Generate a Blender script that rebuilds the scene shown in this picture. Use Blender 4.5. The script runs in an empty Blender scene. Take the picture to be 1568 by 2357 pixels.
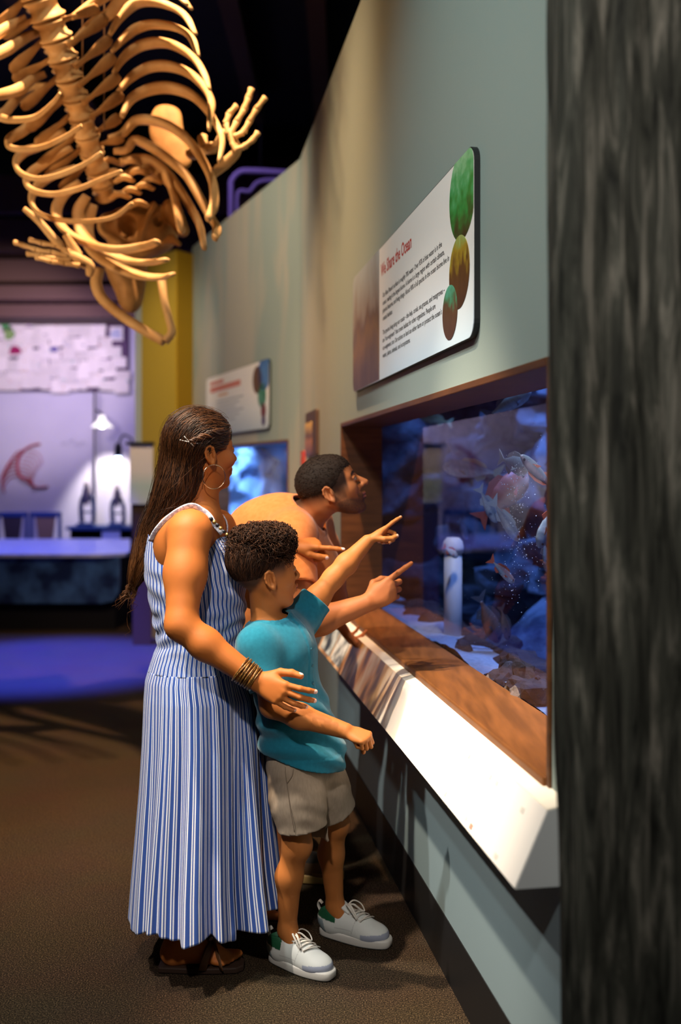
import bpy, bmesh, math, random
import numpy as np
from mathutils import Vector, Matrix, Quaternion

# ------------------------------------------------------------------ camera, world, lights
sc = bpy.context.scene
COL = sc.collection
FPX, CX, HY, CAMZ = 2291.5, 784.0, 1095.0, 1.466      # focal length (px), centre column, horizon row, eye height
cam_d = bpy.data.cameras.new('camera'); cam = bpy.data.objects.new('camera', cam_d); COL.objects.link(cam)
cam.location = (0, 0, CAMZ); cam.rotation_euler = (math.radians(90), 0, 0)
cam_d.lens = 35.0; cam_d.sensor_width = 36.0; cam_d.sensor_fit = 'AUTO'
cam_d.shift_y = -83.5 / 2357
cam_d.clip_start = 0.05; cam_d.clip_end = 60
cam_d.dof.use_dof = True; cam_d.dof.focus_distance = 2.92; cam_d.dof.aperture_fstop = 1.5
sc.camera = cam

w = bpy.data.worlds.new('hall_dark'); sc.world = w; w.use_nodes = True
w.node_tree.nodes['Background'].inputs[0].default_value = (0.55, 0.62, 0.8, 1)
w.node_tree.nodes['Background'].inputs[1].default_value = 0.02
sc.view_settings.view_transform = 'Standard'
sc.view_settings.look = 'None'
sc.view_settings.gamma = 1.0
sc.view_settings.use_curve_mapping = False
sc.view_settings.exposure = 0.0

def spot(name, loc, target, power, col, size=45, blend=0.4, rad=0.06):
    l = bpy.data.lights.new(name, 'SPOT'); l.energy = power; l.color = col
    l.spot_size = math.radians(size); l.spot_blend = blend; l.shadow_soft_size = rad
    o = bpy.data.objects.new(name, l); COL.objects.link(o); o.location = loc
    o.rotation_euler = (Vector(target) - Vector(loc)).to_track_quat('-Z', 'Y').to_euler()
    return o
def arealight(name, loc, target, power, col, sx, sy):
    l = bpy.data.lights.new(name, 'AREA'); l.energy = power; l.color = col; l.shape = 'RECTANGLE'; l.size = sx; l.size_y = sy
    o = bpy.data.objects.new(name, l); COL.objects.link(o); o.location = loc
    o.rotation_euler = (Vector(target) - Vector(loc)).to_track_quat('-Z', 'Y').to_euler()
    return o
WARM = (1.0, 0.80, 0.58); NEUT = (1.0, 0.90, 0.78); COOL = (0.62, 0.75, 1.0)
# spots of the hall, out of view, plus an added front fill
spot('track_spot_family', (-2.1, 1.75, 4.3), (-0.35, 3.1, 0.9), 700, NEUT, 42, 0.7, 0.06)
spot('front_fill_spot', (-0.35, -0.7, 3.7), (-0.05, 3.0, 1.0), 330, (1, .92, .84), 50, 0.9, 0.10)  # unseen fill added to brighten faces, post and rail end
spot('track_spot_rail', (-1.05, 2.3, 4.3), (0.16, 2.75, 0.72), 1300, WARM, 26, 0.8, 0.05)
spot('track_spot_sign', (-1.5, 1.6, 4.4), (0.35, 2.9, 1.9), 260, (.92, 1, .94), 60, 1.0, 0.08)
spot('skeleton_uplight', (-3.3, 3.3, 1.7), (-1.15, 4.7, 2.75), 290, (1.0, .60, .30), 66, 1.0, 0.32)
spot('skeleton_side_light', (-0.35, 3.0, 4.9), (-1.2, 4.7, 2.8), 110, (1.0, .76, .50), 70, 0.6, 0.05)
spot('floor_spot', (-.6, 3.4, 5.5), (-1.7, 5.6, 0), 2400, (1.0, .60, .32), 62, .9, .05)
# blue and violet wash over the craft table, work light on the back wall
arealight('violet_wash_back', (-3.2, 10.9, 3.2), (-3.2, 12.6, 1.7), 30, (.74, .60, 1.0), 1.6, .3)
spot('blue_wash_table', (-3.4, 9.6, 3.3), (-3.3, 10.0, .7), 420, (.10, .16, 1.0), 100, .7, .1)
spot('blue_wash_floor', (-2.5, 7.6, 4.2), (-2.3, 7.8, 0), 14000, (.03, .06, 1.0), 38, .7, .1)
spot('collage_spot', (-3.6, 8.0, 3.2), (-4.0, 12.6, 2.85), 430, (1.0, .84, .80), 40, .6, .1)
spot('pillar_spot', (-2.6, 6.4, 4.2), (-1.6, 9.0, 2.2), 190, WARM, 40, .8, .1)
spot('mural_spot', (-2.3, 5.0, 4.8), (-.9, 7.4, 2.3), 420, WARM, 70, .8, .08)
spot('frame_spot', (-1.6, 8.9, 5.2), (-.9, 10.2, 4.3), 60, (.6, .45, 1.0), 60, .8, .08)
# ------------------------------------------------------------------ helpers
RNG = random.Random(7); NR = np.random.RandomState(11)
def P(px, py, d):
    return np.array([(px - CX) / FPX * d, d, CAMZ + (HY - py) / FPX * d])
def V(*a): return np.array(a, float)
def nrm(v):
    v = np.asarray(v, float); return v / (np.linalg.norm(v) + 1e-12)

def nt(mat): 
    mat.use_nodes = True; return mat.node_tree
def mat(name, col=(.5, .5, .5), rough=.6, spec=.3, emit=None, estr=0, metal=0, noise=None, bump=None, attr=None, sheen=0, sss=0):
    """noise=(scale, detail, colour2, contrast) mixes in a second colour; bump=(scale, strength, distance)"""
    m = bpy.data.materials.new(name); t = nt(m); N = t.nodes; L = t.links
    b = N['Principled BSDF']; b.inputs['Roughness'].default_value = rough
    b.inputs['Specular IOR Level'].default_value = spec; b.inputs['Metallic'].default_value = metal
    b.inputs['Base Color'].default_value = (*col, 1)
    tc = N.new('ShaderNodeTexCoord')
    src = None
    if attr:
        a = N.new('ShaderNodeAttribute'); a.attribute_name = attr; src = a.outputs['Color']
    if noise:
        nz = N.new('ShaderNodeTexNoise'); nz.inputs['Scale'].default_value = noise[0]; nz.inputs['Detail'].default_value = noise[1]
        L.new(tc.outputs['Object'], nz.inputs['Vector'])
        if len(noise) > 4:
            mp = N.new('ShaderNodeMapping'); mp.inputs['Scale'].default_value = noise[4]
            L.new(tc.outputs['Object'], mp.inputs['Vector']); L.new(mp.outputs[0], nz.inputs['Vector'])
        r = N.new('ShaderNodeMapRange'); c = noise[3]
        r.inputs['From Min'].default_value = .5 - c; r.inputs['From Max'].default_value = .5 + c
        L.new(nz.outputs['Fac'], r.inputs['Value'])
        mx = N.new('ShaderNodeMix'); mx.data_type = 'RGBA'
        L.new(r.outputs[0], mx.inputs['Factor'])
        if src is not None:
            mx.blend_type = 'MULTIPLY'; L.new(src, mx.inputs['A'])
        else: mx.inputs['A'].default_value = (*col, 1)
        mx.inputs['B'].default_value = (*noise[2], 1); src = mx.outputs['Result']
    if src is not None: L.new(src, b.inputs['Base Color'])
    if bump:
        nb = N.new('ShaderNodeTexNoise'); nb.inputs['Scale'].default_value = bump[0]; nb.inputs['Detail'].default_value = 6
        if len(bump) > 3:
            mp = N.new('ShaderNodeMapping'); mp.inputs['Scale'].default_value = bump[3]
            L.new(tc.outputs['Object'], mp.inputs['Vector']); L.new(mp.outputs[0], nb.inputs['Vector'])
        else: L.new(tc.outputs['Object'], nb.inputs['Vector'])
        bn = N.new('ShaderNodeBump'); bn.inputs['Strength'].default_value = bump[1]; bn.inputs['Distance'].default_value = bump[2]
        L.new(nb.outputs['Fac'], bn.inputs['Height']); L.new(bn.outputs['Normal'], b.inputs['Normal'])
    if emit:
        b.inputs['Emission Color'].default_value = (*emit, 1); b.inputs['Emission Strength'].default_value = estr
    if sheen: b.inputs['Sheen Weight'].default_value = sheen
    if sss:
        b.inputs['Subsurface Weight'].default_value = sss; b.inputs['Subsurface Radius'].default_value = (.012, .004, .002)
        b.inputs['Subsurface Scale'].default_value = 1.0
    return m

def tag(o, label=None, cat=None, group=None, kind=None):
    if label: o['label'] = label
    if cat: o['category'] = cat
    if group: o['group'] = group
    if kind: o['kind'] = kind
    return o
def link_mesh(name, verts, faces, m=None, parent=None, smooth=True, cols=None):
    me = bpy.data.meshes.new(name)
    v = np.asarray(verts, dtype=np.float32).reshape(-1, 3)
    fl = faces
    if isinstance(fl, np.ndarray):
        n, k = fl.shape
        me.vertices.add(len(v)); me.vertices.foreach_set('co', v.ravel())
        me.loops.add(n * k); me.loops.foreach_set('vertex_index', fl.astype(np.int32).ravel())
        me.polygons.add(n); me.polygons.foreach_set('loop_start', np.arange(0, n * k, k, dtype=np.int32))
        me.polygons.foreach_set('loop_total', np.full(n, k, dtype=np.int32))
        me.update(calc_edges=True)
    else:
        me.from_pydata([tuple(map(float, p)) for p in v], [], [tuple(map(int, f)) for f in fl])
    me.validate()
    if smooth: me.polygons.foreach_set('use_smooth', [True] * len(me.polygons))
    if cols is not None:
        c = np.ones((len(v), 4), np.float32); c[:, :3] = cols
        a = me.color_attributes.new('Col', 'FLOAT_COLOR', 'POINT'); a.data.foreach_set('color', c.ravel())
    if m: me.materials.append(m)
    o = bpy.data.objects.new(name, me); COL.objects.link(o)
    if parent: o.parent = parent; o.matrix_parent_inverse = parent.matrix_world.inverted() if False else Matrix.Translation(-Vector(parent.location)) if parent.parent is None else Matrix.Identity(4)
    return o
def empty(name, loc=(0, 0, 0), label=None, cat=None, group=None, kind=None):
    o = bpy.data.objects.new(name, None); o.location = tuple(map(float, loc)); o.empty_display_size = .1; COL.objects.link(o)
    return tag(o, label, cat, group, kind)

class MB:
    """collects vertices and faces, links them as one mesh"""
    def __init__(s): s.v = []; s.f = []
    def add(s, v, f):
        n = len(s.v); s.v += [tuple(p) for p in v]; s.f += [tuple(i + n for i in q) for q in f]; return s
    def box(s, c, size, R=None):
        c = np.array(c, float); h = np.array(size, float) / 2
        R = np.eye(3) if R is None else R
        v = [c + R @ (h * np.array(q)) for q in [(-1,-1,-1),(1,-1,-1),(1,1,-1),(-1,1,-1),(-1,-1,1),(1,-1,1),(1,1,1),(-1,1,1)]]
        return s.add(v, [(0,3,2,1),(4,5,6,7),(0,1,5,4),(1,2,6,5),(2,3,7,6),(3,0,4,7)])
    def hexa(s, q):   # 8 corners: bottom 4, top 4
        return s.add(q, [(0,3,2,1),(4,5,6,7),(0,1,5,4),(1,2,6,5),(2,3,7,6),(3,0,4,7)])
    def tube(s, pts, rad, n=8, flat=None, up=None, cap=True):
        v, f = tube(pts, rad, n, flat, up, cap); return s.add(v, f)
    def prism(s, poly, z0, z1):   # poly of xy
        n = len(poly); v = [(x, y, z0) for x, y in poly] + [(x, y, z1) for x, y in poly]
        f = [tuple(range(n))[::-1], tuple(range(n, 2 * n))] + [(i, (i + 1) % n, n + (i + 1) % n, n + i) for i in range(n)]
        return s.add(v, f)
    def lathe(s, prof, c=(0, 0, 0), n=20, ax=None):
        c = np.array(c, float); v = []; f = []
        if ax is None: A = np.eye(3)
        else:
            z = nrm(ax); x = nrm(np.cross(z, [0.3, 1, 0.2])); A = np.column_stack([x, np.cross(z, x), z])
        for r, z in prof:
            for i in range(n):
                a = 2 * math.pi * i / n; v.append(c + A @ np.array([r * math.cos(a), r * math.sin(a), z]))
        for k in range(len(prof) - 1):
            for i in range(n):
                j = (i + 1) % n; f.append((k * n + i, k * n + j, (k + 1) * n + j, (k + 1) * n + i))
        f.append(tuple(range(n))[::-1]); f.append(tuple(range((len(prof) - 1) * n, len(prof) * n)))
        return s.add(v, f)
    def build(s, name, m, parent=None, smooth=False, bevel=0, seg=2):
        o = link_mesh(name, s.v, s.f, m, parent, smooth)
        if bevel:
            b = o.modifiers.new('bevel', 'BEVEL'); b.width = bevel; b.segments = seg; b.limit_method = 'ANGLE'; b.angle_limit = .6
        return o
def catmull(pts, n):
    p = np.array(pts, float); p = np.vstack([2 * p[0] - p[1], p, 2 * p[-1] - p[-2]])
    m = len(p) - 3; out = []
    for t in np.linspace(0, m - 1e-6, n):
        i = int(t); u = t - i; a, b, c, d = p[i:i + 4]
        out.append(.5 * (2 * b + (c - a) * u + (2 * a - 5 * b + 4 * c - d) * u * u + (3 * b - a - 3 * c + d) * u ** 3))
    return np.array(out)
def frames(pts, up=None):
    p = np.array(pts, float); t = np.gradient(p, axis=0); t /= np.linalg.norm(t, axis=1)[:, None] + 1e-12
    u = np.array(up if up is not None else (0.13, 0.31, 0.94), float); U = []
    if up is not None:
        for k in range(len(p)):
            x = u - t[k] * np.dot(u, t[k]); U.append(nrm(x))
    else:
        x = nrm(np.cross(t[0], u))
        for k in range(len(p)):
            x = nrm(x - t[k] * np.dot(x, t[k])); U.append(x)
    U = np.array(U); return t, U, np.cross(t, U)
def tube(pts, rad, n=8, flat=None, up=None, cap=True):
    p = np.array(pts, float); m = len(p); r = np.broadcast_to(np.asarray(rad, float), (m,))
    fl = np.broadcast_to(np.asarray(1.0 if flat is None else flat, float), (m,))
    t, U, W = frames(p, up); a = np.arange(n) * 2 * math.pi / n
    v = p[:, None, :] + r[:, None, None] * (np.cos(a)[None, :, None] * U[:, None, :] + (np.sin(a)[None, :, None] * W[:, None, :]) * fl[:, None, None])
    f = []
    for k in range(m - 1):
        for i in range(n):
            j = (i + 1) % n; f.append((k * n + i, k * n + j, (k + 1) * n + j, (k + 1) * n + i))
    if cap: f.append(tuple(range(n))[::-1]); f.append(tuple(range((m - 1) * n, m * n)))
    return v.reshape(-1, 3), f
def rotz(a):
    c, s = math.cos(a), math.sin(a); return np.array([[c, -s, 0], [s, c, 0], [0, 0, 1.0]])
def roty(a):
    c, s = math.cos(a), math.sin(a); return np.array([[c, 0, s], [0, 1, 0], [-s, 0, c]])
def rotx(a):
    c, s = math.cos(a), math.sin(a); return np.array([[1, 0, 0], [0, c, -s], [0, s, c]])
def rot_about(v, ax, a):
    ax = nrm(ax); v = np.asarray(v, float)
    return v * math.cos(a) + np.cross(ax, v) * math.sin(a) + ax * np.dot(ax, v) * (1 - math.cos(a))

# value noise on arrays of points
_H = NR.rand(4096)
def vnoise(p, scale=1.0, seed=0):
    q = np.asarray(p, float) * scale + seed * 17.31; i = np.floor(q).astype(int); f = q - i; f = f * f * (3 - 2 * f); r = 0
    for dx in (0, 1):
        for dy in (0, 1):
            for dz in (0, 1):
                h = _H[((i[..., 0] + dx) * 73 + (i[..., 1] + dy) * 619 + (i[..., 2] + dz) * 1373) & 4095]
                wgt = (f[..., 0] if dx else 1 - f[..., 0]) * (f[..., 1] if dy else 1 - f[..., 1]) * (f[..., 2] if dz else 1 - f[..., 2])
                r = r + h * wgt
    return r * 2 - 1
def fbm(p, scale, oct=3, seed=0):
    r = 0; a = 1
    for o in range(oct): r = r + a * vnoise(p, scale * 2 ** o, seed + o); a *= .5
    return r

# ------------------------------------------------------------------ implicit modelling
class SDF:
    """smooth unions / cuts of simple solids, meshed with surface nets"""
    def __init__(s): s.p = []; s.post = []
    def _add(s, fn, lo, hi, k, op): s.p.append((fn, np.array(lo) - k - .025, np.array(hi) + k + .025, k, op)); return s
    def cone(s, a, b, ra, rb, k=.02, op='u'):
        a = np.array(a, float); b = np.array(b, float); ab = b - a; L2 = ab @ ab + 1e-12
        def fn(X, Y, Z):
            t = ((X - a[0]) * ab[0] + (Y - a[1]) * ab[1] + (Z - a[2]) * ab[2]) / L2; t = np.clip(t, 0, 1)
            return np.sqrt((X - a[0] - t * ab[0]) ** 2 + (Y - a[1] - t * ab[1]) ** 2 + (Z - a[2] - t * ab[2]) ** 2) - (ra + (rb - ra) * t)
        r = max(ra, rb); return s._add(fn, np.minimum(a, b) - r, np.maximum(a, b) + r, k, op)
    def chain(s, pts, rads, k=.02, op='u'):
        for i in range(len(pts) - 1): s.cone(pts[i], pts[i + 1], rads[i], rads[i + 1], k, op)
        return s
    def ell(s, c, r, R=None, k=.02, op='u'):
        c = np.array(c, float); r = np.array(r, float); R = np.eye(3) if R is None else np.array(R)
        def fn(X, Y, Z):
            x, y, z = X - c[0], Y - c[1], Z - c[2]
            u = R[0, 0] * x + R[1, 0] * y + R[2, 0] * z; v = R[0, 1] * x + R[1, 1] * y + R[2, 1] * z; q = R[0, 2] * x + R[1, 2] * y + R[2, 2] * z
            k0 = np.sqrt((u / r[0]) ** 2 + (v / r[1]) ** 2 + (q / r[2]) ** 2)
            k1 = np.sqrt((u / r[0] ** 2) ** 2 + (v / r[1] ** 2) ** 2 + (q / r[2] ** 2) ** 2)
            return k0 * (k0 - 1) / (k1 + 1e-9)
        e = np.abs(R) @ r; return s._add(fn, c - e, c + e, k, op)
    def rbox(s, c, h, rr, R=None, k=.02, op='u'):
        c = np.array(c, float); h = np.array(h, float); R = np.eye(3) if R is None else np.array(R)
        def fn(X, Y, Z):
            x, y, z = X - c[0], Y - c[1], Z - c[2]
            u = np.abs(R[0, 0] * x + R[1, 0] * y + R[2, 0] * z) - h[0] + rr
            v = np.abs(R[0, 1] * x + R[1, 1] * y + R[2, 1] * z) - h[1] + rr
            q = np.abs(R[0, 2] * x + R[1, 2] * y + R[2, 2] * z) - h[2] + rr
            return np.sqrt(np.maximum(u, 0) ** 2 + np.maximum(v, 0) ** 2 + np.maximum(q, 0) ** 2) + np.minimum(np.maximum(u, np.maximum(v, q)), 0) - rr
        e = np.abs(R) @ h; return s._add(fn, c - e, c + e, k, op)
    def eval(s, X, Y, Z, base=None):
        shp = np.broadcast(X, Y, Z).shape; F = np.full(shp, .5, np.float32)
        for fn, lo, hi, k, op in s.p:
            if X.ndim == 3:
                sl = []
                for A, ax in ((X, 0), (Y, 1), (Z, 2)):
                    a = A.ravel(); i0 = np.searchsorted(a, lo[ax]); i1 = np.searchsorted(a, hi[ax]); sl.append((i0, i1))
                if any(b <= a for a, b in sl): continue
                (x0, x1), (y0, y1), (z0, z1) = sl
                d = fn(X[x0:x1], Y[:, y0:y1], Z[:, :, z0:z1]).astype(np.float32); G = F[x0:x1, y0:y1, z0:z1]
            else:
                d = fn(X, Y, Z).astype(np.float32); G = F
            if op == 'u':
                if k > 0:
                    h = np.maximum(k - np.abs(G - d), 0) / k; r = np.minimum(G, d) - h * h * k * .25
                else: r = np.minimum(G, d)
            else:
                if k > 0:
                    h = np.maximum(k - np.abs(G + d), 0) / k; r = np.maximum(G, -d) + h * h * k * .25
                else: r = np.maximum(G, -d)
            if X.ndim == 3: F[x0:x1, y0:y1, z0:z1] = r
            else: F = r
        for pf in s.post: F = pf(F, X, Y, Z)
        return F
    def bounds(s, pad=.02):
        u = [q for q in s.p if q[4] == 'u']
        return np.min([q[1] for q in u], 0) + .02 - pad, np.max([q[2] for q in u], 0) - .02 + pad
    def at(s, pts): 
        return s.eval(pts[:, 0], pts[:, 1], pts[:, 2])
    def grad(s, pts, e=.003):
        g = np.stack([s.at(pts + np.eye(3)[i] * e) - s.at(pts - np.eye(3)[i] * e) for i in range(3)], 1)
        return g / (np.linalg.norm(g, axis=1)[:, None] + 1e-9)
    def mesh(s, lo, hi, h):
        n = np.maximum(np.ceil((np.array(hi) - lo) / h).astype(int) + 1, 3); ax = [lo[i] + h * np.arange(n[i]) for i in range(3)]
        F = s.eval(ax[0][:, None, None], ax[1][None, :, None], ax[2][None, None, :])
        return surface_nets(F, np.array(lo, float), h)
def surface_nets(F, lo, h):
    nx, ny, nz = F.shape; S = F < 0
    cnt = np.zeros((nx - 1, ny - 1, nz - 1), np.int8)
    for a in (0, 1):
        for b in (0, 1):
            for c in (0, 1): cnt += S[a:nx - 1 + a, b:ny - 1 + b, c:nz - 1 + c]
    ci = np.argwhere((cnt > 0) & (cnt < 8)); idx = np.full(cnt.shape, -1, np.int32); idx[tuple(ci.T)] = np.arange(len(ci))
    off = np.array([(a, b, c) for a in (0, 1) for b in (0, 1) for c in (0, 1)])
    vals = np.stack([F[tuple((ci + o).T)] for o in off], 1); acc = np.zeros((len(ci), 3)); num = np.zeros(len(ci))
    for i in range(8):
        for j in range(i + 1, 8):
            if np.abs(off[i] - off[j]).sum() != 1: continue
            a, b = vals[:, i], vals[:, j]; m = (a < 0) != (b < 0); t = np.where(m, a / np.where(m, a - b, 1), 0)
            acc += np.where(m[:, None], off[i] + t[:, None] * (off[j] - off[i]), 0); num += m
    v = lo + h * (ci + acc / num[:, None]); Q = []
    for ax in range(3):
        s0 = [slice(None)] * 3; s1 = [slice(None)] * 3; s0[ax] = slice(0, -1); s1[ax] = slice(1, None)
        A = S[tuple(s0)]; B = S[tuple(s1)]; e = np.argwhere(A != B)
        b, c = [(1, 2), (2, 0), (0, 1)][ax]
        ok = (e[:, b] > 0) & (e[:, c] > 0) & (e[:, b] < F.shape[b] - 1) & (e[:, c] < F.shape[c] - 1); e = e[ok]
        def cell(db, dc):
            q = e.copy(); q[:, b] += db; q[:, c] += dc; return idx[tuple(q.T)]
        q = np.stack([cell(-1, -1), cell(0, -1), cell(0, 0), cell(-1, 0)], 1)
        fl = ~A[tuple(e.T)]; q[fl] = q[fl][:, ::-1]; Q.append(q)
    Q = np.vstack(Q); return v, Q[(Q >= 0).all(1)]
def mesh_zones(sdf, lo, hi, h, fine=()):
    """one surface meshed finer inside the boxes given by fine = [(lo, hi, h)]"""
    VV = []; QQ = []; n = 0
    v, q = sdf.mesh(lo, hi, h); c = v[q].mean(1); keep = np.ones(len(q), bool)
    for a, b, hh in fine: keep &= ~((c > np.array(a) + h * .8) & (c < np.array(b) - h * .8)).all(1)
    q = q[keep]; VV.append(v); QQ.append(q); n += len(v)
    for a, b, hh in fine:
        v, q = sdf.mesh(np.array(a) - 2 * hh, np.array(b) + 2 * hh, hh); c = v[q].mean(1)
        q = q[((c > a) & (c < b)).all(1)]; VV.append(v); QQ.append(q + n); n += len(v)
    v = np.vstack(VV); q = np.vstack(QQ); used = np.unique(q); mp = np.full(len(v), -1); mp[used] = np.arange(len(used))
    return v[used], mp[q]
def sstep(a, b, x): t = np.clip((x - a) / (b - a), 0, 1); return t * t * (3 - 2 * t)
def mixc(c, m, col): return c * (1 - m[:, None]) + np.array(col) * m[:, None]
# ------------------------------------------------------------------ the hall
T1 = np.array([-.16107, .98694]); N1 = np.array([.98694, .16107]); A1 = np.array([.79, 0.0])
def W1(s, o, z):            # long wall with the big tank: s along it, o behind its face
    q = A1 + s * T1 + o * N1; return np.array([q[0], q[1], z])
S_BEND = 6.46 / .98694
B2 = (A1 + S_BEND * T1); T2 = nrm([-.43, 1.0]); N2 = np.array([T2[1], -T2[0]])
def W2(s, o, z):
    q = B2 + s * T2 + o * N2; return np.array([q[0], q[1], z])
def wbox(mb, W, s0, s1, o0, o1, z0, z1):
    return mb.hexa([W(s0,o0,z0), W(s1,o0,z0), W(s1,o1,z0), W(s0,o1,z0), W(s0,o0,z1), W(s1,o0,z1), W(s1,o1,z1), W(s0,o1,z1)])
def wbox_fix(mb, W, *a): return wbox(mb, W, *a)

# painted wall: sage grey with the pale brushwork of a mural
def wall_material():
    m = bpy.data.materials.new('sage_wall_paint'); t = nt(m); N = t.nodes; L = t.links; b = N['Principled BSDF']
    b.inputs['Roughness'].default_value = .55; b.inputs['Specular IOR Level'].default_value = .25
    tc = N.new('ShaderNodeTexCoord'); mp = N.new('ShaderNodeMapping'); mp.inputs['Scale'].default_value = (1.3, 1.3, .3)
    L.new(tc.outputs['Object'], mp.inputs['Vector'])
    n1 = N.new('ShaderNodeTexNoise'); n1.inputs['Scale'].default_value = 1.6; n1.inputs['Detail'].default_value = 3; n1.inputs['Distortion'].default_value = .8
    L.new(mp.outputs[0], n1.inputs['Vector'])
    sep = N.new('ShaderNodeSeparateXYZ'); L.new(tc.outputs['Object'], sep.inputs[0])
    mr = N.new('ShaderNodeMapRange'); mr.inputs['From Min'].default_value = 4.6; mr.inputs['From Max'].default_value = 6.4; L.new(sep.outputs['Y'], mr.inputs['Value'])
    r = N.new('ShaderNodeMapRange'); r.inputs['From Min'].default_value = .45; r.inputs['From Max'].default_value = .56; L.new(n1.outputs['Fac'], r.inputs['Value'])
    mu = N.new('ShaderNodeMath'); mu.operation = 'MULTIPLY'; L.new(r.outputs[0], mu.inputs[0]); L.new(mr.outputs[0], mu.inputs[1])
    mx = N.new('ShaderNodeMix'); mx.data_type = 'RGBA'; mx.inputs['A'].default_value = (.27, .335, .315, 1); mx.inputs['B'].default_value = (.38, .375, .325, 1)
    L.new(mu.outputs[0], mx.inputs['Factor']); L.new(mx.outputs['Result'], b.inputs['Base Color'])
    nb = N.new('ShaderNodeTexNoise'); nb.inputs['Scale'].default_value = 220; L.new(tc.outputs['Object'], nb.inputs['Vector'])
    bn = N.new('ShaderNodeBump'); bn.inputs['Strength'].default_value = .12; bn.inputs['Distance'].default_value = .002
    L.new(nb.outputs['Fac'], bn.inputs['Height']); L.new(bn.outputs['Normal'], b.inputs['Normal'])
    return m
M_WALL = wall_material()
M_BLACK = mat('black_paint', (.006, .006, .007), .7, .2)
M_BASE = mat('black_rubber_base', (.008, .008, .009), .5, .3)
M_WOOD = mat('stained_oak', (.12, .045, .014), .45, .3, noise=(9, 5, (.07, .026, .008), .16, (.6, .6, 5)), bump=(60, .12, .002, (.4, .4, 4)))
M_WOODF = mat('stained_oak_sill', (.19, .068, .018), .5, .2, noise=(8, 5, (.11, .04, .011), .17, (4.5, .5, 1)), bump=(60, .1, .002, (4, .4, 1)))

# floor: speckled brown carpet
def carpet():
    m = bpy.data.materials.new('brown_carpet'); t = nt(m); N = t.nodes; L = t.links; b = N['Principled BSDF']
    b.inputs['Roughness'].default_value = .95; b.inputs['Specular IOR Level'].default_value = .08
    tc = N.new('ShaderNodeTexCoord'); n1 = N.new('ShaderNodeTexNoise'); n1.inputs['Scale'].default_value = 240; n1.inputs['Detail'].default_value = 2
    n2 = N.new('ShaderNodeTexNoise'); n2.inputs['Scale'].default_value = 3; n2.inputs['Detail'].default_value = 4
    for n in (n1, n2): L.new(tc.outputs['Object'], n.inputs['Vector'])
    r = N.new('ShaderNodeValToRGB'); e = r.color_ramp.elements
    e[0].position = .38; e[0].color = (.012, .009, .006, 1); e[1].position = .72; e[1].color = (.15, .10, .055, 1)
    k = e.new(.55); k.color = (.045, .030, .018, 1)
    L.new(n1.outputs['Fac'], r.inputs['Fac'])
    mx = N.new('ShaderNodeMix'); mx.data_type = 'RGBA'; mx.blend_type = 'MULTIPLY'; mx.inputs['Factor'].default_value = .35
    L.new(r.outputs['Color'], mx.inputs['A']); L.new(n2.outputs['Color'], mx.inputs['B']); L.new(mx.outputs['Result'], b.inputs['Base Color'])
    bn = N.new('ShaderNodeBump'); bn.inputs['Strength'].default_value = .5; bn.inputs['Distance'].default_value = .004
    L.new(n1.outputs['Fac'], bn.inputs['Height']); L.new(bn.outputs['Normal'], b.inputs['Normal'])
    return m
tag(MB().box((-2, 5.5, -.05), (14, 17, .1)).build('floor', carpet()), kind='structure')
tag(MB().box((-2, 5.5, 5.65), (14, 17, .1)).build('ceiling', M_BLACK), kind='structure')
M_BEAM = mat('dark_timber', (.05, .022, .012), .7, .2)
for i, (x, y) in enumerate([(-.9, 9.6), (-.2, 8.0), (-2.6, 9.9)]):
    tag(MB().box((x, 6.2 + i * .4, 5.42), (.16, 9, .34)).build('trim_%d' % (i + 1), M_BEAM), kind='structure')

# wall with the big window
WIN = (2.15, 4.85, .825, 1.70)     # s0, s1, z0, z1
WTOP = 3.52
mb = MB(); s0, s1, z0, z1 = WIN; SN = 1.93
wbox(mb, W1, SN, s0 - .02, 0, .1, 0, WTOP); wbox(mb, W1, s1 + .02, S_BEND, 0, .1, 0, WTOP)
wbox(mb, W1, s0 - .02, s1 + .02, 0, .1, 0, z0 - .03); wbox(mb, W1, s0 - .02, s1 + .02, 0, .1, z1 + .02, WTOP)
wall1 = tag(mb.build('wall_right', M_WALL), kind='structure')
WIN2 = (.23, 2.2, .825, 1.69)
mb = MB(); a0, a1, b0, b1 = WIN2; L2 = 2.71
wbox(mb, W2, 0, a0 - .02, 0, .1, 0, WTOP); wbox(mb, W2, a1 + .02, L2, 0, .1, 0, WTOP)
wbox(mb, W2, a0 - .02, a1 + .02, 0, .1, 0, b0 - .03); wbox(mb, W2, a0 - .02, a1 + .02, 0, .1, b1 + .02, WTOP)
wall2 = tag(mb.build('wall_far_right', M_WALL), kind='structure')
mb = MB(); wbox(mb, W1, SN, S_BEND, -.006, -.0005, .176, .640); tag(mb.build('trim_5', mat('blue_grey_panel', (.20, .275, .31), .5, .25)), kind='structure')
mb = MB(); wbox(mb, W1, SN, S_BEND, -.008, 0, 0, .175); tag(mb.build('baseboard_right', M_BASE), kind='structure')
mb = MB(); wbox(mb, W2, 0, L2, -.008, 0, 0, .175); tag(mb.build('baseboard_far_right', M_BASE), kind='structure')

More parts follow.
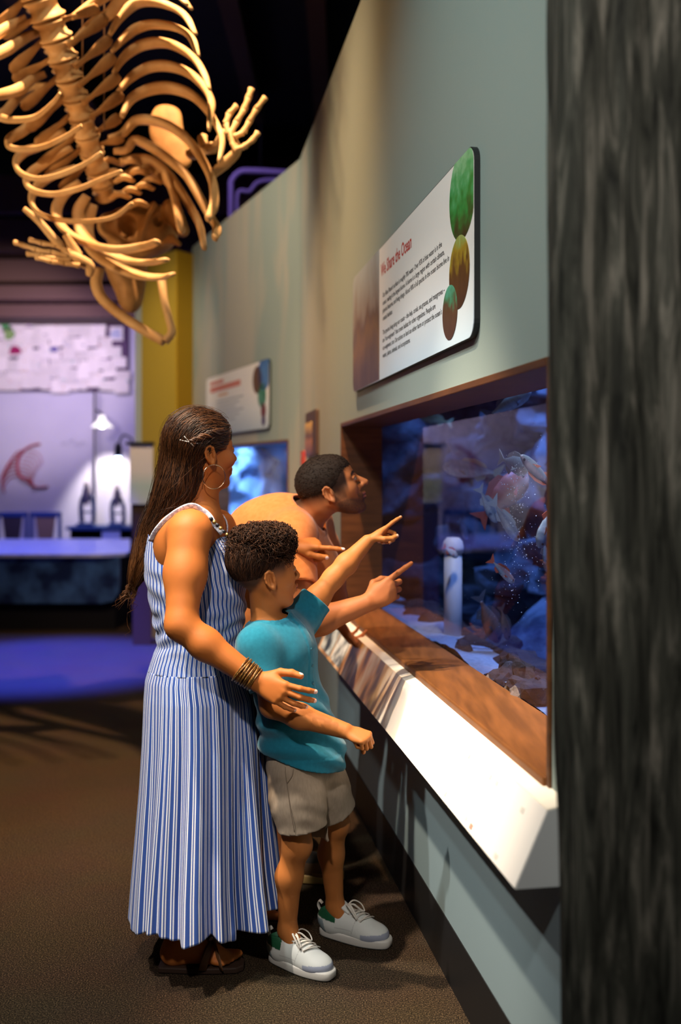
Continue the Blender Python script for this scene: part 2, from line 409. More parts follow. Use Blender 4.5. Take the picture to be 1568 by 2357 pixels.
# window frames: boards lining the openings, and the panes
def glass_mat(name, tint=(.9, .97, 1)):
    m = bpy.data.materials.new(name); t = nt(m); N = t.nodes; L = t.links; N.remove(N['Principled BSDF'])
    tr = N.new('ShaderNodeBsdfTransparent'); tr.inputs[0].default_value = (*tint, 1); gl = N.new('ShaderNodeBsdfGlossy'); gl.inputs['Roughness'].default_value = .0
    fr = N.new('ShaderNodeFresnel'); fr.inputs['IOR'].default_value = 1.36; mx = N.new('ShaderNodeMixShader')
    L.new(fr.outputs[0], mx.inputs[0]); L.new(tr.outputs[0], mx.inputs[1]); L.new(gl.outputs[0], mx.inputs[2]); L.new(mx.outputs[0], N['Material Output'].inputs[0])
    return m
M_GLASS = glass_mat('tank_glass')
GO = .197
def window(n, W, win):
    s0, s1, z0, z1 = win
    root = tag(empty('window_%d' % n, W(s0, 0, z0)), kind='structure')
    mb = MB(); wbox(mb, W, s0 - .0, s1 + .0, -.012, GO, z0 - .03, z0); mb.build('sill_board', M_WOODF, root, bevel=.006)
    mb = MB(); wbox(mb, W, s0, s1, -.006, GO, z1, z1 + .02); mb.build('head_board', M_WOOD, root, bevel=.003)
    mb = MB(); wbox(mb, W, s0 - .02, s0, -.006, GO, z0 - .03, z1 + .02); mb.build('jamb_board', M_WOOD, root, bevel=.003)
    mb = MB(); wbox(mb, W, s1, s1 + .02, -.006, GO, z0 - .03, z1 + .02); mb.build('jamb_board', M_WOOD, root, bevel=.003)
    mb = MB(); mb.add([W(s0, GO, z0), W(s1, GO, z0), W(s1, GO, z1), W(s0, GO, z1)], [(3, 2, 1, 0)]); mb.build('pane', M_GLASS, root)
    return root
window(1, W1, WIN); window(2, W2, WIN2)

# graphic rail below the big window
def rail_graphic():
    m = bpy.data.materials.new('rail_print'); t = nt(m); N = t.nodes; L = t.links; b = N['Principled BSDF']
    b.inputs['Roughness'].default_value = .28; b.inputs['Specular IOR Level'].default_value = .5
    tc = N.new('ShaderNodeTexCoord'); sep = N.new('ShaderNodeSeparateXYZ'); L.new(tc.outputs['Object'], sep.inputs[0])
    mp = N.new('ShaderNodeMapping'); mp.inputs['Rotation'].default_value = (0, 0, .5); mp.inputs['Scale'].default_value = (.8, 5.0, 2.4); L.new(tc.outputs['Object'], mp.inputs['Vector'])
    nz = N.new('ShaderNodeTexNoise'); nz.inputs['Scale'].default_value = 1.5; nz.inputs['Detail'].default_value = 2.5; L.new(mp.outputs[0], nz.inputs['Vector'])
    cr = N.new('ShaderNodeValToRGB'); e = cr.color_ramp.elements; e[0].position = .38; e[0].color = (.16, .085, .05, 1); e[1].position = .62; e[1].color = (.86, .80, .70, 1)
    q = e.new(.48); q.color = (.62, .33, .10, 1); L.new(nz.outputs['Fac'], cr.inputs['Fac'])
    mr = N.new('ShaderNodeMapRange'); mr.inputs['From Min'].default_value = 2.95; mr.inputs['From Max'].default_value = 3.55; mr.interpolation_type = 'SMOOTHSTEP'; L.new(sep.outputs['Y'], mr.inputs['Value'])
    mx = N.new('ShaderNodeMix'); mx.data_type = 'RGBA'; mx.inputs['A'].default_value = (.86, .83, .79, 1); L.new(mr.outputs[0], mx.inputs['Factor']); L.new(cr.outputs['Color'], mx.inputs['B'])
    L.new(mx.outputs['Result'], b.inputs['Base Color']); return m
M_RAIL = mat('rail_grey_paint', (.46, .49, .50), .5, .3)
M_RAILG = rail_graphic()
RS0, RS1 = 2.03, 4.85
RL = (-.116, .641); RR = (-.047, .794); RB = (-.0005, .803)   # offsets and heights of lower edge, ridge, back
rail = empty('graphic_rail', W1(3.4, -.05, .641), 'long slanted white reading rail with printed sand ripples below the aquarium window', 'reading rail')
mb = MB(); pr = [RL, (RR[0] , RR[1]), RB, (-.0005, .641)]
v = [W1(s, o, z) for s in (RS0, RS1) for o, z in pr]
mb.add(v, [(0, 1, 2, 3), (7, 6, 5, 4), (0, 3, 7, 4), (3, 2, 6, 7), (0, 4, 5, 1), (1, 5, 6, 2)]); mb.build('rail_body', M_RAIL, rail)
def slab(mb, s0, s1, q0, q1, t):  # thin plate on the rail between two profile points, raised by t
    d = np.array(q1) - np.array(q0); n = nrm([-d[1], d[0]]) * t
    mb.hexa([W1(s0, q0[0], q0[1]), W1(s1, q0[0], q0[1]), W1(s1, q1[0], q1[1]), W1(s0, q1[0], q1[1])] +
            [W1(s0, q0[0] + n[0], q0[1] + n[1]), W1(s1, q0[0] + n[0], q0[1] + n[1]), W1(s1, q1[0] + n[0], q1[1] + n[1]), W1(s0, q1[0] + n[0], q1[1] + n[1])])
def rp(f):   # point on the slanted face, f from 0 lower edge to 1 ridge
    return (RL[0] + (RR[0] - RL[0]) * f, RL[1] + (RR[1] - RL[1]) * f)
mb = MB(); slab(mb, RS0 + .001, RS1, rp(.01), rp(1.0), .003); mb.build('printed_face', M_RAILG, rail)
mb = MB(); slab(mb, RS0 + .001, RS1, (RR[0] - .001, RR[1]), (RB[0], RB[1]), .003); mb.build('top_strip', mat('rail_top_strip', (.84, .76, .64), .6, .1), rail)
M_MARK = mat('pale_print', (.62, .60, .56), .5); M_MARKR = mat('red_print', (.75, .25, .18), .5)
fn = nrm([-(RR[1] - RL[1]), (RR[0] - RL[0])]) * .0035
for (px, py, red) in [(1081, 1742, 0), (1132, 1788, 0), (1147, 1803, 0), (1028, 1827, 0), (1076, 1883, 0), (1088, 1903, 1), (1145, 1972, 0), (1208, 1865, 0)]:
    best = None
    for s in np.linspace(2.03, 3.6, 400):   # ray meets the slanted face: solve by search
        for f in np.linspace(.05, .95, 40):
            o, z = rp(f); q = W1(s, o, z); e = (CX + q[0] / q[1] * FPX - px) ** 2 + (HY - (q[2] - CAMZ) / q[1] * FPX - py) ** 2
            if best is None or e < best[0]: best = (e, s, f)
    _, s, f = best; mb = MB(); q0 = rp(f - .035); q1 = rp(f + .035)
    q0 = (q0[0] + fn[0], q0[1] + fn[1]); q1 = (q1[0] + fn[0], q1[1] + fn[1]); slab(mb, s - .009, s + .009, q0, q1, .0006)
    mb.build('print_mark', M_MARKR if red else M_MARK, rail)
# framed picture strip at the far end of the rail
mb = MB(); g = .0032
def up_(q): return (q[0] + fn[0], q[1] + fn[1])
for (sa, sb, m) in [(4.52, 4.80, mat('rail_photo_surf', (.62, .70, .70), .35, .4, noise=(9, 4, (.02, .035, .05), .1))), (4.25, 4.49, mat('rail_photo_foam', (.78, .80, .76), .35, .4, noise=(14, 4, (.12, .14, .15), .12)))]:
    mb = MB(); slab(mb, sa, sb, up_(rp(.1)), up_(rp(.92)), .002); mb.build('printed_photo', m, rail)

# yellow corner pillar, back wall, soffit, side closure
M_YEL = mat('ochre_paint', (.42, .29, .035), .6, .25); M_YEL2 = mat('gold_paint', (.46, .27, .012), .6, .25)
pil = tag(empty('wall_pillar', (-1.5, 9.2, 0)), kind='structure')
pts = [P(452, 1095, 8.97)[:2], P(405, 1095, 8.75)[:2], P(326, 1095, 9.15)[:2], P(326, 1095, 9.15)[:2] + np.array([.5, .9])]
mb = MB(); poly = [tuple(p) for p in pts][::-1]; mb.prism(poly, 0, 3.45); mb.build('pillar_core', M_YEL, pil)
a, b = pts[0], pts[1]; off = nrm(np.array([b[1] - a[1], -(b[0] - a[0])])) ; off = off if off[1] < 0 else -off
mb = MB(); mb.hexa([(*a, 0), (*b, 0), (*(b + off * .012), 0), (*(a + off * .012), 0), (*a, 3.45), (*b, 3.45), (*(b + off * .012), 3.45), (*(a + off * .012), 3.45)]); mb.build('pillar_panel', M_YEL2, pil)
q = P(318, 1095, 9.3); mb = MB(); mb.box((q[0], q[1] + .06, 1.7), (.06, .1, 3.4)); tag(mb.build('trim_4', mat('grey_trim', (.36, .40, .37), .6)), kind='structure')
YB = 12.6
M_LILAC = mat('lilac_wall', (.62, .58, .70), .75, .15, noise=(1.2, 3, (.50, .47, .62), .25))
tag(MB().box((-4.6, YB + .06, 1.75), (9.0, .1, 3.5)).build('wall_back', M_LILAC), kind='structure')
M_SOF = mat('soffit_brown', (.10, .052, .045), .7, .2)
so = tag(empty('soffit', (-4, 12, 3.4)), kind='structure')
for k, (zz, yy, hh) in enumerate([(3.44, 11.9, .16), (3.62, 11.75, .18), (3.86, 11.9, .28), (4.2, 11.75, .38), (4.62, 11.6, .44)]):
    MB().box((-4.4, yy + .5, zz + hh / 2 - .08), (8.6, 1.0, hh - .012)).build('soffit_board', M_SOF, so)
tag(MB().box((-1.2, 13.0, 2.8), (2.0, .1, 5.6)).build('wall_behind_pillar', mat('plum_wall', (.14, .08, .09), .8)), kind='structure')
tag(MB().box((-8.95, 5.5, 2.8), (.1, 17, 5.6)).build('wall_left', mat('dark_side_wall', (.05, .045, .05), .8)), kind='structure')
tag(MB().box((-2, -2.95, 2.8), (14, .1, 5.6)).build('wall_front', mat('dark_front_wall', (.05, .045, .045), .8)), kind='structure')
# ------------------------------------------------------------------ inside the tanks
def rock_mesh(c, r, seed, sub=3, rough=.35):
    bm = bmesh.new(); bmesh.ops.create_icosphere(bm, subdivisions=sub, radius=1)
    v = np.array([p.co[:] for p in bm.verts]); f = [[q.index for q in t.verts] for t in bm.faces]; bm.free()
    d = 1 + rough * fbm(v, 1.3, 3, seed) + .10 * np.sign(vnoise(v, 2.2, seed + 4)) * np.abs(vnoise(v, 2.2, seed + 4)) ** .5
    v = v * d[:, None] * np.array(r); a = seed * 1.7; v = v @ rotz(a).T + np.array(c); return v, f
def rock_mat(name, a, b, sc=9): return mat(name, a, .85, .2, noise=(sc, 6, b, .15), bump=(30, .6, .02))
M_ROCKWALL = rock_mat('tank_rock_wall', (.26, .28, .32), (.045, .05, .075), 6); M_ROCK = rock_mat('tank_rock', (.13, .075, .045), (.05, .03, .022), 12); M_ROCKG = rock_mat('tank_rock_dark', (.07, .06, .06), (.14, .10, .085), 14)
M_SAND = mat('white_sand', (.62, .60, .57), .95, .1, noise=(60, 4, (.48, .46, .44), .2), bump=(90, .5, .01))
TS0, TS1, TO1, TZ0, TZ1 = 1.95, 6.45, 1.25, .35, 2.3        # tank interior
tank = empty('aquarium', W1(4, .6, TZ0), 'large aquarium tank lit deep blue with rockwork and white sand', 'aquarium')
def cliff(W, s0, s1, o, z0, z1, ns, nz, seed, amp, name, m, parent, ledge=True):
    S_, Z_ = np.meshgrid(np.linspace(s0, s1, ns), np.linspace(z0, z1, nz)); q = np.stack([S_.ravel(), np.zeros(S_.size) + o, Z_.ravel()], 1)
    k = q * V(1, 1, 1); strat = np.floor(q[:, 2] * 5.5 + .9 * fbm(q, 1.1, 2, seed)); step = _H[(strat.astype(int) * 37 + (np.floor(q[:, 0] * 2.2 + 1.2 * vnoise(q, 1.7, seed + 2))).astype(int) * 91) & 4095]
    d = amp * (.55 * fbm(k, 2.0, 4, seed) - .8 * step) - .10 * sstep(1.1, .6, q[:, 2]) * ledge
    v = np.array([W(a, b + e, c) for (a, b, c), e in zip(q, d)]); I = np.arange(ns * nz).reshape(nz, ns)
    f = np.stack([I[:-1, :-1].ravel(), I[:-1, 1:].ravel(), I[1:, 1:].ravel(), I[1:, :-1].ravel()], 1); return link_mesh(name, v, f, m, parent, False)
cliff(W1, TS0, TS1, TO1, TZ0, TZ1, 220, 90, 3, .42, 'rock_backdrop', M_ROCKWALL, tank)
mb = MB(); wbox(mb, W1, TS1, TS1 + .05, GO + .01, TO1 + .3, TZ0, TZ1); wbox(mb, W1, TS0 - .05, TS0, GO + .01, TO1 + .3, TZ0, TZ1); wbox(mb, W1, TS0 - .05, TS1 + .05, TO1 + .3, TO1 + .35, TZ0, TZ1)
wbox(mb, W1, TS0 - .05, TS1 + .05, GO + .01, TO1 + .35, TZ1, TZ1 + .05); wbox(mb, W1, TS0 - .05, TS1 + .05, GO + .01, TO1 + .35, TZ0 - .05, TZ0)
wbox(mb, W1, 4.9, TS1 + .05, GO - .05, GO + .01, TZ0, TZ1); wbox(mb, W1, TS0, 4.9, GO + .002, GO + .03, TZ0, .80); wbox(mb, W1, TS0, 4.9, GO + .002, GO + .03, 1.74, TZ1)
mb.build('tank_shell', mat('tank_shell', (.02, .03, .05), .7), tank)
# sand bed with gentle relief
S_, O_ = np.meshgrid(np.linspace(TS0, TS1, 130), np.linspace(GO + .035, .62, 24)); q = np.stack([S_.ravel(), O_.ravel(), 0 * S_.ravel()], 1)
hz = .802 + .022 * fbm(q, 5, 3, 9) - .25 * sstep(.40, .62, q[:, 1]); v = np.array([W1(a, b, z) for (a, b, _), z in zip(q, hz)]); I = np.arange(130 * 24).reshape(24, 130)
link_mesh('sand_bed', v, np.stack([I[:-1, :-1].ravel(), I[:-1, 1:].ravel(), I[1:, 1:].ravel(), I[1:, :-1].ravel()], 1), M_SAND, tank)
def tank_pt(px, py, o):   # point seen at a pixel, o behind the wall face
    k = (px - CX) / FPX; y = (.79 + o * 1.01323) / (k + .1632); return np.array([k * y, y, CAMZ + (HY - py) / FPX * y])
# border of loose rocks along the sand
rocks = [(905, 1415, .34, .10, .07), (950, 1425, .40, .13, .08), (985, 1438, .42, .12, .085), (1015, 1455, .42, .12, .09), (1048, 1468, .43, .10, .075), (1075, 1482, .43, .13, .065), (1115, 1497, .44, .15, .06), (1160, 1520, .45, .14, .055),
         (1210, 1545, .46, .14, .06), (1258, 1560, .47, .13, .055), (1000, 1492, .30, .05, .04), (1062, 1503, .27, .045, .04)]
ORD = ['first', 'second', 'third', 'fourth', 'fifth', 'sixth', 'seventh', 'eighth', 'ninth', 'tenth', 'eleventh', 'twelfth', 'thirteenth', 'fourteenth', 'fifteenth', 'sixteenth', 'seventeenth', 'eighteenth', 'nineteenth', 'twentieth']
for i, (px, py, o, rx, rz) in enumerate(rocks):
    v, f = rock_mesh(tank_pt(px, py, o), (rx * .9, rx * .8, rz), 20 + i); o_ = link_mesh('rock', v, f, M_ROCK if i < 10 else M_ROCKG, None, False)
    tag(o_, ORD[i] + ' brown rock from the left in the row bordering the white aquarium sand' if i < 10 else ('small dark pebble on the white sand near the white pipe' if i == 10 else 'round dark purple rock on the sand in front of the brown rocks'), 'rock', 'rocks bordering the sand' if i < 10 else None)
for i, (px, py, o, r, lab) in enumerate([(1192, 1545, .30, (.05, .07, .05), 'tilted brown rock lying behind the dark jagged rock on sand'), (1160, 1572, .245, (.038, .05, .055), 'upright dark slab rock beside the jagged rock on white sand'), (1215, 1597, .24, (.055, .085, .05), 'large jagged dark rock on white sand near the window')]):
    v, f = rock_mesh(tank_pt(px, py, o), r, 50 + i, 3, .45); tag(link_mesh('rock', v, f, M_ROCKG if i else M_ROCK, None, False), lab, 'rock')
for i, (px, py) in enumerate([(1118, 1575), (1239, 1560), (1248, 1640), (1255, 1585)]):
    v, f = rock_mesh(tank_pt(px, py, .235), (.008, .01, .006), 70 + i, 1); tag(link_mesh('pebble', v, f, M_ROCKG, None, False), ('tiny dark pebble on white sand left of the upright slab rock', 'tiny dark pebble on sand above the jagged rock', 'tiny dark pebble at the lower right corner of the sand', 'tiny dark pebble on sand right of the jagged rock')[i], 'pebble', 'dark pebbles on sand')
# white stand pipe with a cap
pb = tank_pt(1043, 1455, .36); pt = tank_pt(1036, 1268, .36); pipe = empty('stand_pipe', pb, 'white plastic stand pipe rising from the aquarium sand', 'pipe')
M_PVC = mat('white_pvc', (.66, .62, .58), .5)
top = V(pb[0], pb[1], pt[2]); MB().lathe([(.001, 0), (.038, 0), (.038, top[2] - pb[2] + .12), (.001, top[2] - pb[2] + .12)], pb - V(0, 0, .12), 18).build('pipe_shaft', M_PVC, pipe, True)
MB().lathe([(.001, -.004), (.044, -.004), (.046, .02), (.04, .045), (.026, .06), (.001, .062)], top, 18).build('pipe_cap', M_PVC, pipe, True)

# fish
def fish(px, py, o, L, ang, yaw, label, body, belly, fin, tall=.34, roll=0):
    """body along its own x; ang turns it in the picture plane, yaw about the vertical"""
    L = L * .74; c = tank_pt(px, py, o); R = rotz(yaw) @ roty(-ang) @ rotx(roll); root = empty('fish', c, label, 'fish', None)
    n, mth = 26, 14; xs = np.linspace(0, 1, n); prof = np.interp(xs, [0, .04, .15, .35, .6, .8, .92, 1.0], [.02, .20, .40, .5, .42, .22, .10, .085]); v = []; f = []
    for x, h in zip(xs, prof):
        for k in range(mth):
            a = 2 * math.pi * k / mth; v.append(((.5 - x), .42 * h * tall * 1.0 * math.sin(a) * (1 if x < .85 else .6), h * 2 * tall * .5 * math.cos(a) * 1.0))
    f = [(i * mth + k, i * mth + (k + 1) % mth, (i + 1) * mth + (k + 1) % mth, (i + 1) * mth + k) for i in range(n - 1) for k in range(mth)] + [tuple(range(mth))[::-1], tuple(range((n - 1) * mth, n * mth))]
    v = np.array(v); t = sstep(-.12, .10, v[:, 2] / tall); cols = np.array(belly) * (1 - t[:, None]) + np.array(body) * t[:, None]; cols = cols * (1 + .25 * vnoise(v * V(40, 8, 40), 1, 5))[:, None]
    W = lambda p: c + (R @ (np.asarray(p, float).T * L)).T if np.ndim(p) > 1 else c + R @ (np.asarray(p, float) * L)
    b = link_mesh('fish_body', W(v), f, M_FISH, root, True, cols)
    def finm(name, pts, th=.006):
        m = MB(); p = [np.array(q) for q in pts]; k = len(p); vv = [W(q + V(0, th, 0)) for q in p] + [W(q - V(0, th, 0)) for q in p]
        m.add(vv, [tuple(range(k)), tuple(range(k, 2 * k))[::-1]] + [(i, (i + 1) % k, k + (i + 1) % k, k + i) for i in range(k)]); m.build(name, fin, root)
    finm('tail_fin', [(-.47, 0, .03), (-.60, 0, .13), (-.70, 0, .20), (-.66, 0, .08), (-.62, 0, 0), (-.66, 0, -.08), (-.70, 0, -.20), (-.60, 0, -.13), (-.47, 0, -.03)])
    hh = tall * .5
    finm('dorsal_fin', [(.18, 0, hh * .82), (.10, 0, hh * 1.3), (-.10, 0, hh * 1.35), (-.30, 0, hh * .9), (-.36, 0, hh * .42), (-.1, 0, hh * .7)])
    finm('anal_fin', [(-.12, 0, -hh * .75), (-.2, 0, -hh * 1.25), (-.34, 0, -hh * .85), (-.36, 0, -hh * .4)])
    for s in (1, -1):
        finm('pectoral_fin', [(.2, s * tall * .2, -.03), (.08, s * tall * .30, -.10), (.02, s * tall * .30, -.12), (.06, s * tall * .27, -.04)], .003)
        e = W((.385, s * tall * .135, .03)); MB().lathe([(.001, -.3), (.7, -.2), (1, 0), (.7, .25), (.001, .3)], (0, 0, 0), 10).build('eye', M_EYE, root, True)
        o_ = root.children[-1] if root.children else None
        eye = bpy.data.objects[[o.name for o in COL.objects if o.name.startswith('eye')][-1]] if False else None
        ob = COL.objects[-1]; me = ob.data
        co = np.array([q.co[:] for q in me.vertices]) * L * .032; dirn = R @ V(0, s, 0); z = dirn; x = nrm(np.cross(z, [.3, .2, 1])); A = np.column_stack([x, np.cross(z, x), z])
        me.vertices.foreach_set('co', (co @ A.T + e).astype(np.float32).ravel()); me.update()
    return root
M_FISH = mat('fish_scales', attr='Col', rough=.35, spec=.5); M_EYE = mat('fish_eye', (.01, .01, .012), .2, .6)
M_FS = mat('fish_fin_silver', (.35, .38, .40), .5); M_FR = mat('fish_fin_red', (.60, .12, .06), .5); M_FD = mat('fish_fin_dark', (.12, .10, .10), .5); M_FY = mat('fish_fin_yellow', (.55, .5, .25), .5)
SIL = (.16, .19, .23); SILB = (.42, .44, .44); RED = (.62, .15, .08); REDB = (.75, .38, .26); BRN = (.20, .11, .08); BRNB = (.28, .16, .11)
A_ = math.pi
fish(1178, 925, .40, .24, .5, .3, 'silver and tan fish just below the top frame of the aquarium', (.45, .36, .22), SILB, M_FD)
fish(1078, 1081, .46, .30, .12, A_ - .15, 'pale silver fish with yellow tail swimming left of the bubbles', (.42, .48, .42), (.70, .72, .55), M_FY)
fish(1187, 1070, .28, .20, -.25, -1.15, 'silver fish facing the glass with its round head towards the viewer', SIL, SILB, M_FS, .42)
fish(1166, 1135, .42, .30, .75, .2, 'bright orange red fish behind the stream of bubbles', RED, REDB, M_FR, .5)
fish(1236, 1085, .30, .20, 2.4, .3, 'slim fish with a red tail next to the wooden post', (.30, .22, .25), SIL, M_FR, .26)
fish(1126, 1168, .30, .17, -1.05, .35, 'grey fish diving nose down left of the bubbles', SIL, SILB, M_FS)
fish(1168, 1205, .29, .20, -.95, .3, 'long silver fish diving through the stream of bubbles', SIL, SILB, M_FS, .28)
fish(1258, 1215, .245, .17, -2.05, .5, 'silver fish with a bright eye partly hidden by the wooden post', SIL, SILB, M_FR, .4)
fish(1258, 1285, .27, .12, -1.4, .4, 'small dark fish below the silver one at the wooden post', (.16, .15, .15), SIL, M_FD)
fish(1160, 1318, .28, .14, -.75, .3, 'small red finned silver fish low in the water', (.45, .28, .26), SILB, M_FR, .3)
fish(1128, 1432, .40, .24, -1.15, .3, 'dark red brown fish near the rocks at the bottom', BRN, (.34, .12, .06), M_FD, .42)
fish(1163, 1440, .44, .16, -1.3, .5, 'smaller brown fish beside the dark red one near the bottom', BRN, BRNB, M_FD, .36)
fish(1068, 1222, .50, .13, -.9, .9, 'small translucent pale fish above the white pipe', (.3, .36, .45), (.45, .5, .6), M_FS, .4)
fish(1040, 1272, .33, .10, -.6, .5, 'small white and orange fish hovering at the top of the white pipe', (.55, .48, .42), (.75, .7, .65), M_FR, .42)
fish(998, 965, .52, .20, .2, A_, 'yellow fish near the upper left of the aquarium', (.45, .36, .12), (.6, .5, .25), M_FY)
# bubbles
bm = bmesh.new(); rs = random.Random(4)
for i in range(260):
    t = rs.random(); px = 1195 - 20 * abs(t - .5) + rs.gauss(0, 14 + 16 * t); py = 1050 + 330 * t + rs.gauss(0, 16); q = tank_pt(px, py, .24 + .05 * rs.random())
    bmesh.ops.create_icosphere(bm, subdivisions=1, radius=rs.choice((.0008, .0010, .0013, .0018)), matrix=Matrix.Translation(Vector(q)))
for i in range(70):
    q = tank_pt(rs.uniform(930, 1262), rs.uniform(1000, 1560), .23 + .1 * rs.random()); bmesh.ops.create_icosphere(bm, subdivisions=1, radius=.0009, matrix=Matrix.Translation(Vector(q)))
me = bpy.data.meshes.new('bubbles'); bm.to_mesh(me); bm.free(); me.materials.append(mat('bubble', (.9, .95, 1), .15, .8)); o = bpy.data.objects.new('bubbles', me); COL.objects.link(o)
tag(o, 'fine white bubbles rising through the aquarium water', 'bubbles', kind='stuff')
# lamps of the tank, plus an added spot on the pipe
for i, s in enumerate((2.6, 3.6, 4.7, 5.9)):
    q = W1(s, .55, 2.22); t = W1(s + .1, .98, .9); spot('tank_lamp', q, t, (120, 120, 75, 30)[i], (.12, .28, 1.0), 88, .8, .05)
spot('tank_lamp_sand', W1(2.7, .30, 2.25), W1(2.75, .3, .8), 40, (.75, .85, 1.0), 60, .7, .04)
spot('tank_lamp_front', W1(3.0, .27, 2.2), W1(3.0, .42, 1.0), 24, (.6, .72, 1.0), 90, .8, .04)
spot('pipe_fill_spot', top + V(-.02, -.42, .75), pb + V(0, 0, .3), 16, (1.0, .92, .82), 26, .8, .03)  # small white spot added only to brighten the pipe
# second tank behind the far window
tank2 = empty('aquarium', W2(1.2, .5, .4), 'second aquarium glowing pale blue behind the far window', 'aquarium')
cliff(W2, .02, 2.6, .9, .4, 2.2, 110, 60, 8, .45, 'rock_backdrop', rock_mat('tank2_rock', (.42, .48, .58), (.14, .2, .34), 4), tank2)
mb = MB(); wbox(mb, W2, .02, 2.6, 1.1, 1.15, .4, 2.2); wbox(mb, W2, 2.6, 2.65, GO + .02, 1.15, .4, 2.2); wbox(mb, W2, .02, 2.6, GO + .02, 1.15, .35, .4); wbox(mb, W2, .02, 2.6, GO + .02, 1.15, 2.2, 2.25); mb.build('tank_shell', mat('tank2_shell', (.02, .04, .1), .8), tank2)
for s in (.8, 2.0): spot('far_tank_lamp', W2(s, .35, 2.1), W2(s + .2, .8, .9), 260, (.22, .45, 1.0), 120, .8, .05)

cliff(lambda a, b, c: W2(2.5 - b, GO + .04 + a, c), 0, .9, 0, .42, 2.18, 50, 60, 12, .3, 'rock_end', bpy.data.materials['tank2_rock'], tank2, False)
cliff(lambda a, b, c: W1(6.3 - b, GO + .04 + a, c), 0, 1.1, 0, .4, 2.25, 60, 60, 15, .3, 'rock_end', M_ROCKWALL, tank, False)
# ------------------------------------------------------------------ signs on the walls and the timber post
def sign_frame(W, s_left, s_right, z0):   # sign coordinates: u from its left edge (far end) to the right, w up; offset off the wall
    def Q(u, w, off): return W(s_left - u, -off, z0 + w)
    return Q
def rrect(w, h, r, n=6):
    pts = []
    for cx, cy, a0 in ((w - r, r, -90), (w - r, h - r, 0), (r, h - r, 90), (r, r, 180)):
        for k in range(n + 1): a = math.radians(a0 + 90 * k / n); pts.append((cx + r * math.cos(a), cy + r * math.sin(a)))
    return pts
def plate(Q, pts, o0, o1, name, m, parent):
    n = len(pts); v = [Q(u, w, o0) for u, w in pts] + [Q(u, w, o1) for u, w in pts]; mb = MB()
    mb.add(v, [tuple(range(n))[::-1], tuple(range(n, 2 * n))] + [(i, (i + 1) % n, n + (i + 1) % n, n + i) for i in range(n)]); return mb.build(name, m, parent)
def text_on(Q, txt, u, w, size, off, m, parent, name='lettering', width=None, bold=0.0):
    cu = bpy.data.curves.new(name, 'FONT'); cu.body = txt; cu.size = size; cu.offset = bold; cu.resolution_u = 2; cu.fill_mode = 'FRONT' if hasattr(cu, 'fill_mode') else cu.fill_mode
    ob = bpy.data.objects.new('tmp_text', cu); COL.objects.link(ob); dg = bpy.context.evaluated_depsgraph_get(); dg.update()
    me = ob.evaluated_get(dg).to_mesh(); v = np.array([q.co[:] for q in me.vertices]); f = [list(p.vertices) for p in me.polygons]; ob.to_mesh_clear(); bpy.data.objects.remove(ob)
    k = width / (v[:, 0].max() - v[:, 0].min()) if width else 1.0
    vv = [Q(u + x * k, w + y, off) for x, y, _ in v]; return link_mesh(name, vv, f, m, parent, False)
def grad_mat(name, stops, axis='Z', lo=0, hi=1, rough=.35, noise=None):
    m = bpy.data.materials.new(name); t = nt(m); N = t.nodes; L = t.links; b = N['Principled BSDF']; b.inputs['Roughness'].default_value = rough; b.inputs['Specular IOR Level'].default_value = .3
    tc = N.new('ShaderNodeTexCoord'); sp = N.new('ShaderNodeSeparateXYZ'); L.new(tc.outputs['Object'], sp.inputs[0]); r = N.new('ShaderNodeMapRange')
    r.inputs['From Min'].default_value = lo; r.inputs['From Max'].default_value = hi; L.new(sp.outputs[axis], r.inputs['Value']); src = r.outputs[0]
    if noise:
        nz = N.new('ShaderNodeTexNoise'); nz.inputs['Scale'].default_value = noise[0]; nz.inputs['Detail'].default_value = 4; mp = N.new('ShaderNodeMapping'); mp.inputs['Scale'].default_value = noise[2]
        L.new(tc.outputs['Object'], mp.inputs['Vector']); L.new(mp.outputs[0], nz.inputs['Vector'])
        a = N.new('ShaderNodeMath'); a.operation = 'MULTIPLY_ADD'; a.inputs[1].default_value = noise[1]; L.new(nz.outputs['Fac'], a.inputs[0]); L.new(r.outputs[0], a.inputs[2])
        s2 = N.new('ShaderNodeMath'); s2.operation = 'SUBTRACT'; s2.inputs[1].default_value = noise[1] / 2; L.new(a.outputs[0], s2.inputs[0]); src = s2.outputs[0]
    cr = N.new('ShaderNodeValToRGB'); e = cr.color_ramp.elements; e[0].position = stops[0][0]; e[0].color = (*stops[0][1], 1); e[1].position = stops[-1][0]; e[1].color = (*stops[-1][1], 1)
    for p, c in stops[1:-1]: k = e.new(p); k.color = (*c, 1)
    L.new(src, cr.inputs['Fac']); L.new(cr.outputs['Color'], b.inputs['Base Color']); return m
SZ0 = 1.832; SH = .505; SL, SR = 4.39 / .98694, 2.60 / .98694; SW = SL - SR
Q1 = sign_frame(W1, SL, SR, SZ0)
sg = empty('information_sign', Q1(SW / 2, 0, .01), 'large white sign about sharing the ocean with three round photographs above the aquarium window', 'sign')
plate(Q1, rrect(SW, SH, .045), .001, .016, 'backing', mat('sign_backing', (.01, .012, .014), .5), sg)
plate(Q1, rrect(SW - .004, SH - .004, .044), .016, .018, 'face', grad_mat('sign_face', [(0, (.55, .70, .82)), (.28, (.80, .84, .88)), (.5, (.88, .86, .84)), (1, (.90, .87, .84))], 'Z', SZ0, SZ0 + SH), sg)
def Uof(px): return SL - (1810 / (px - 410)) / .98694
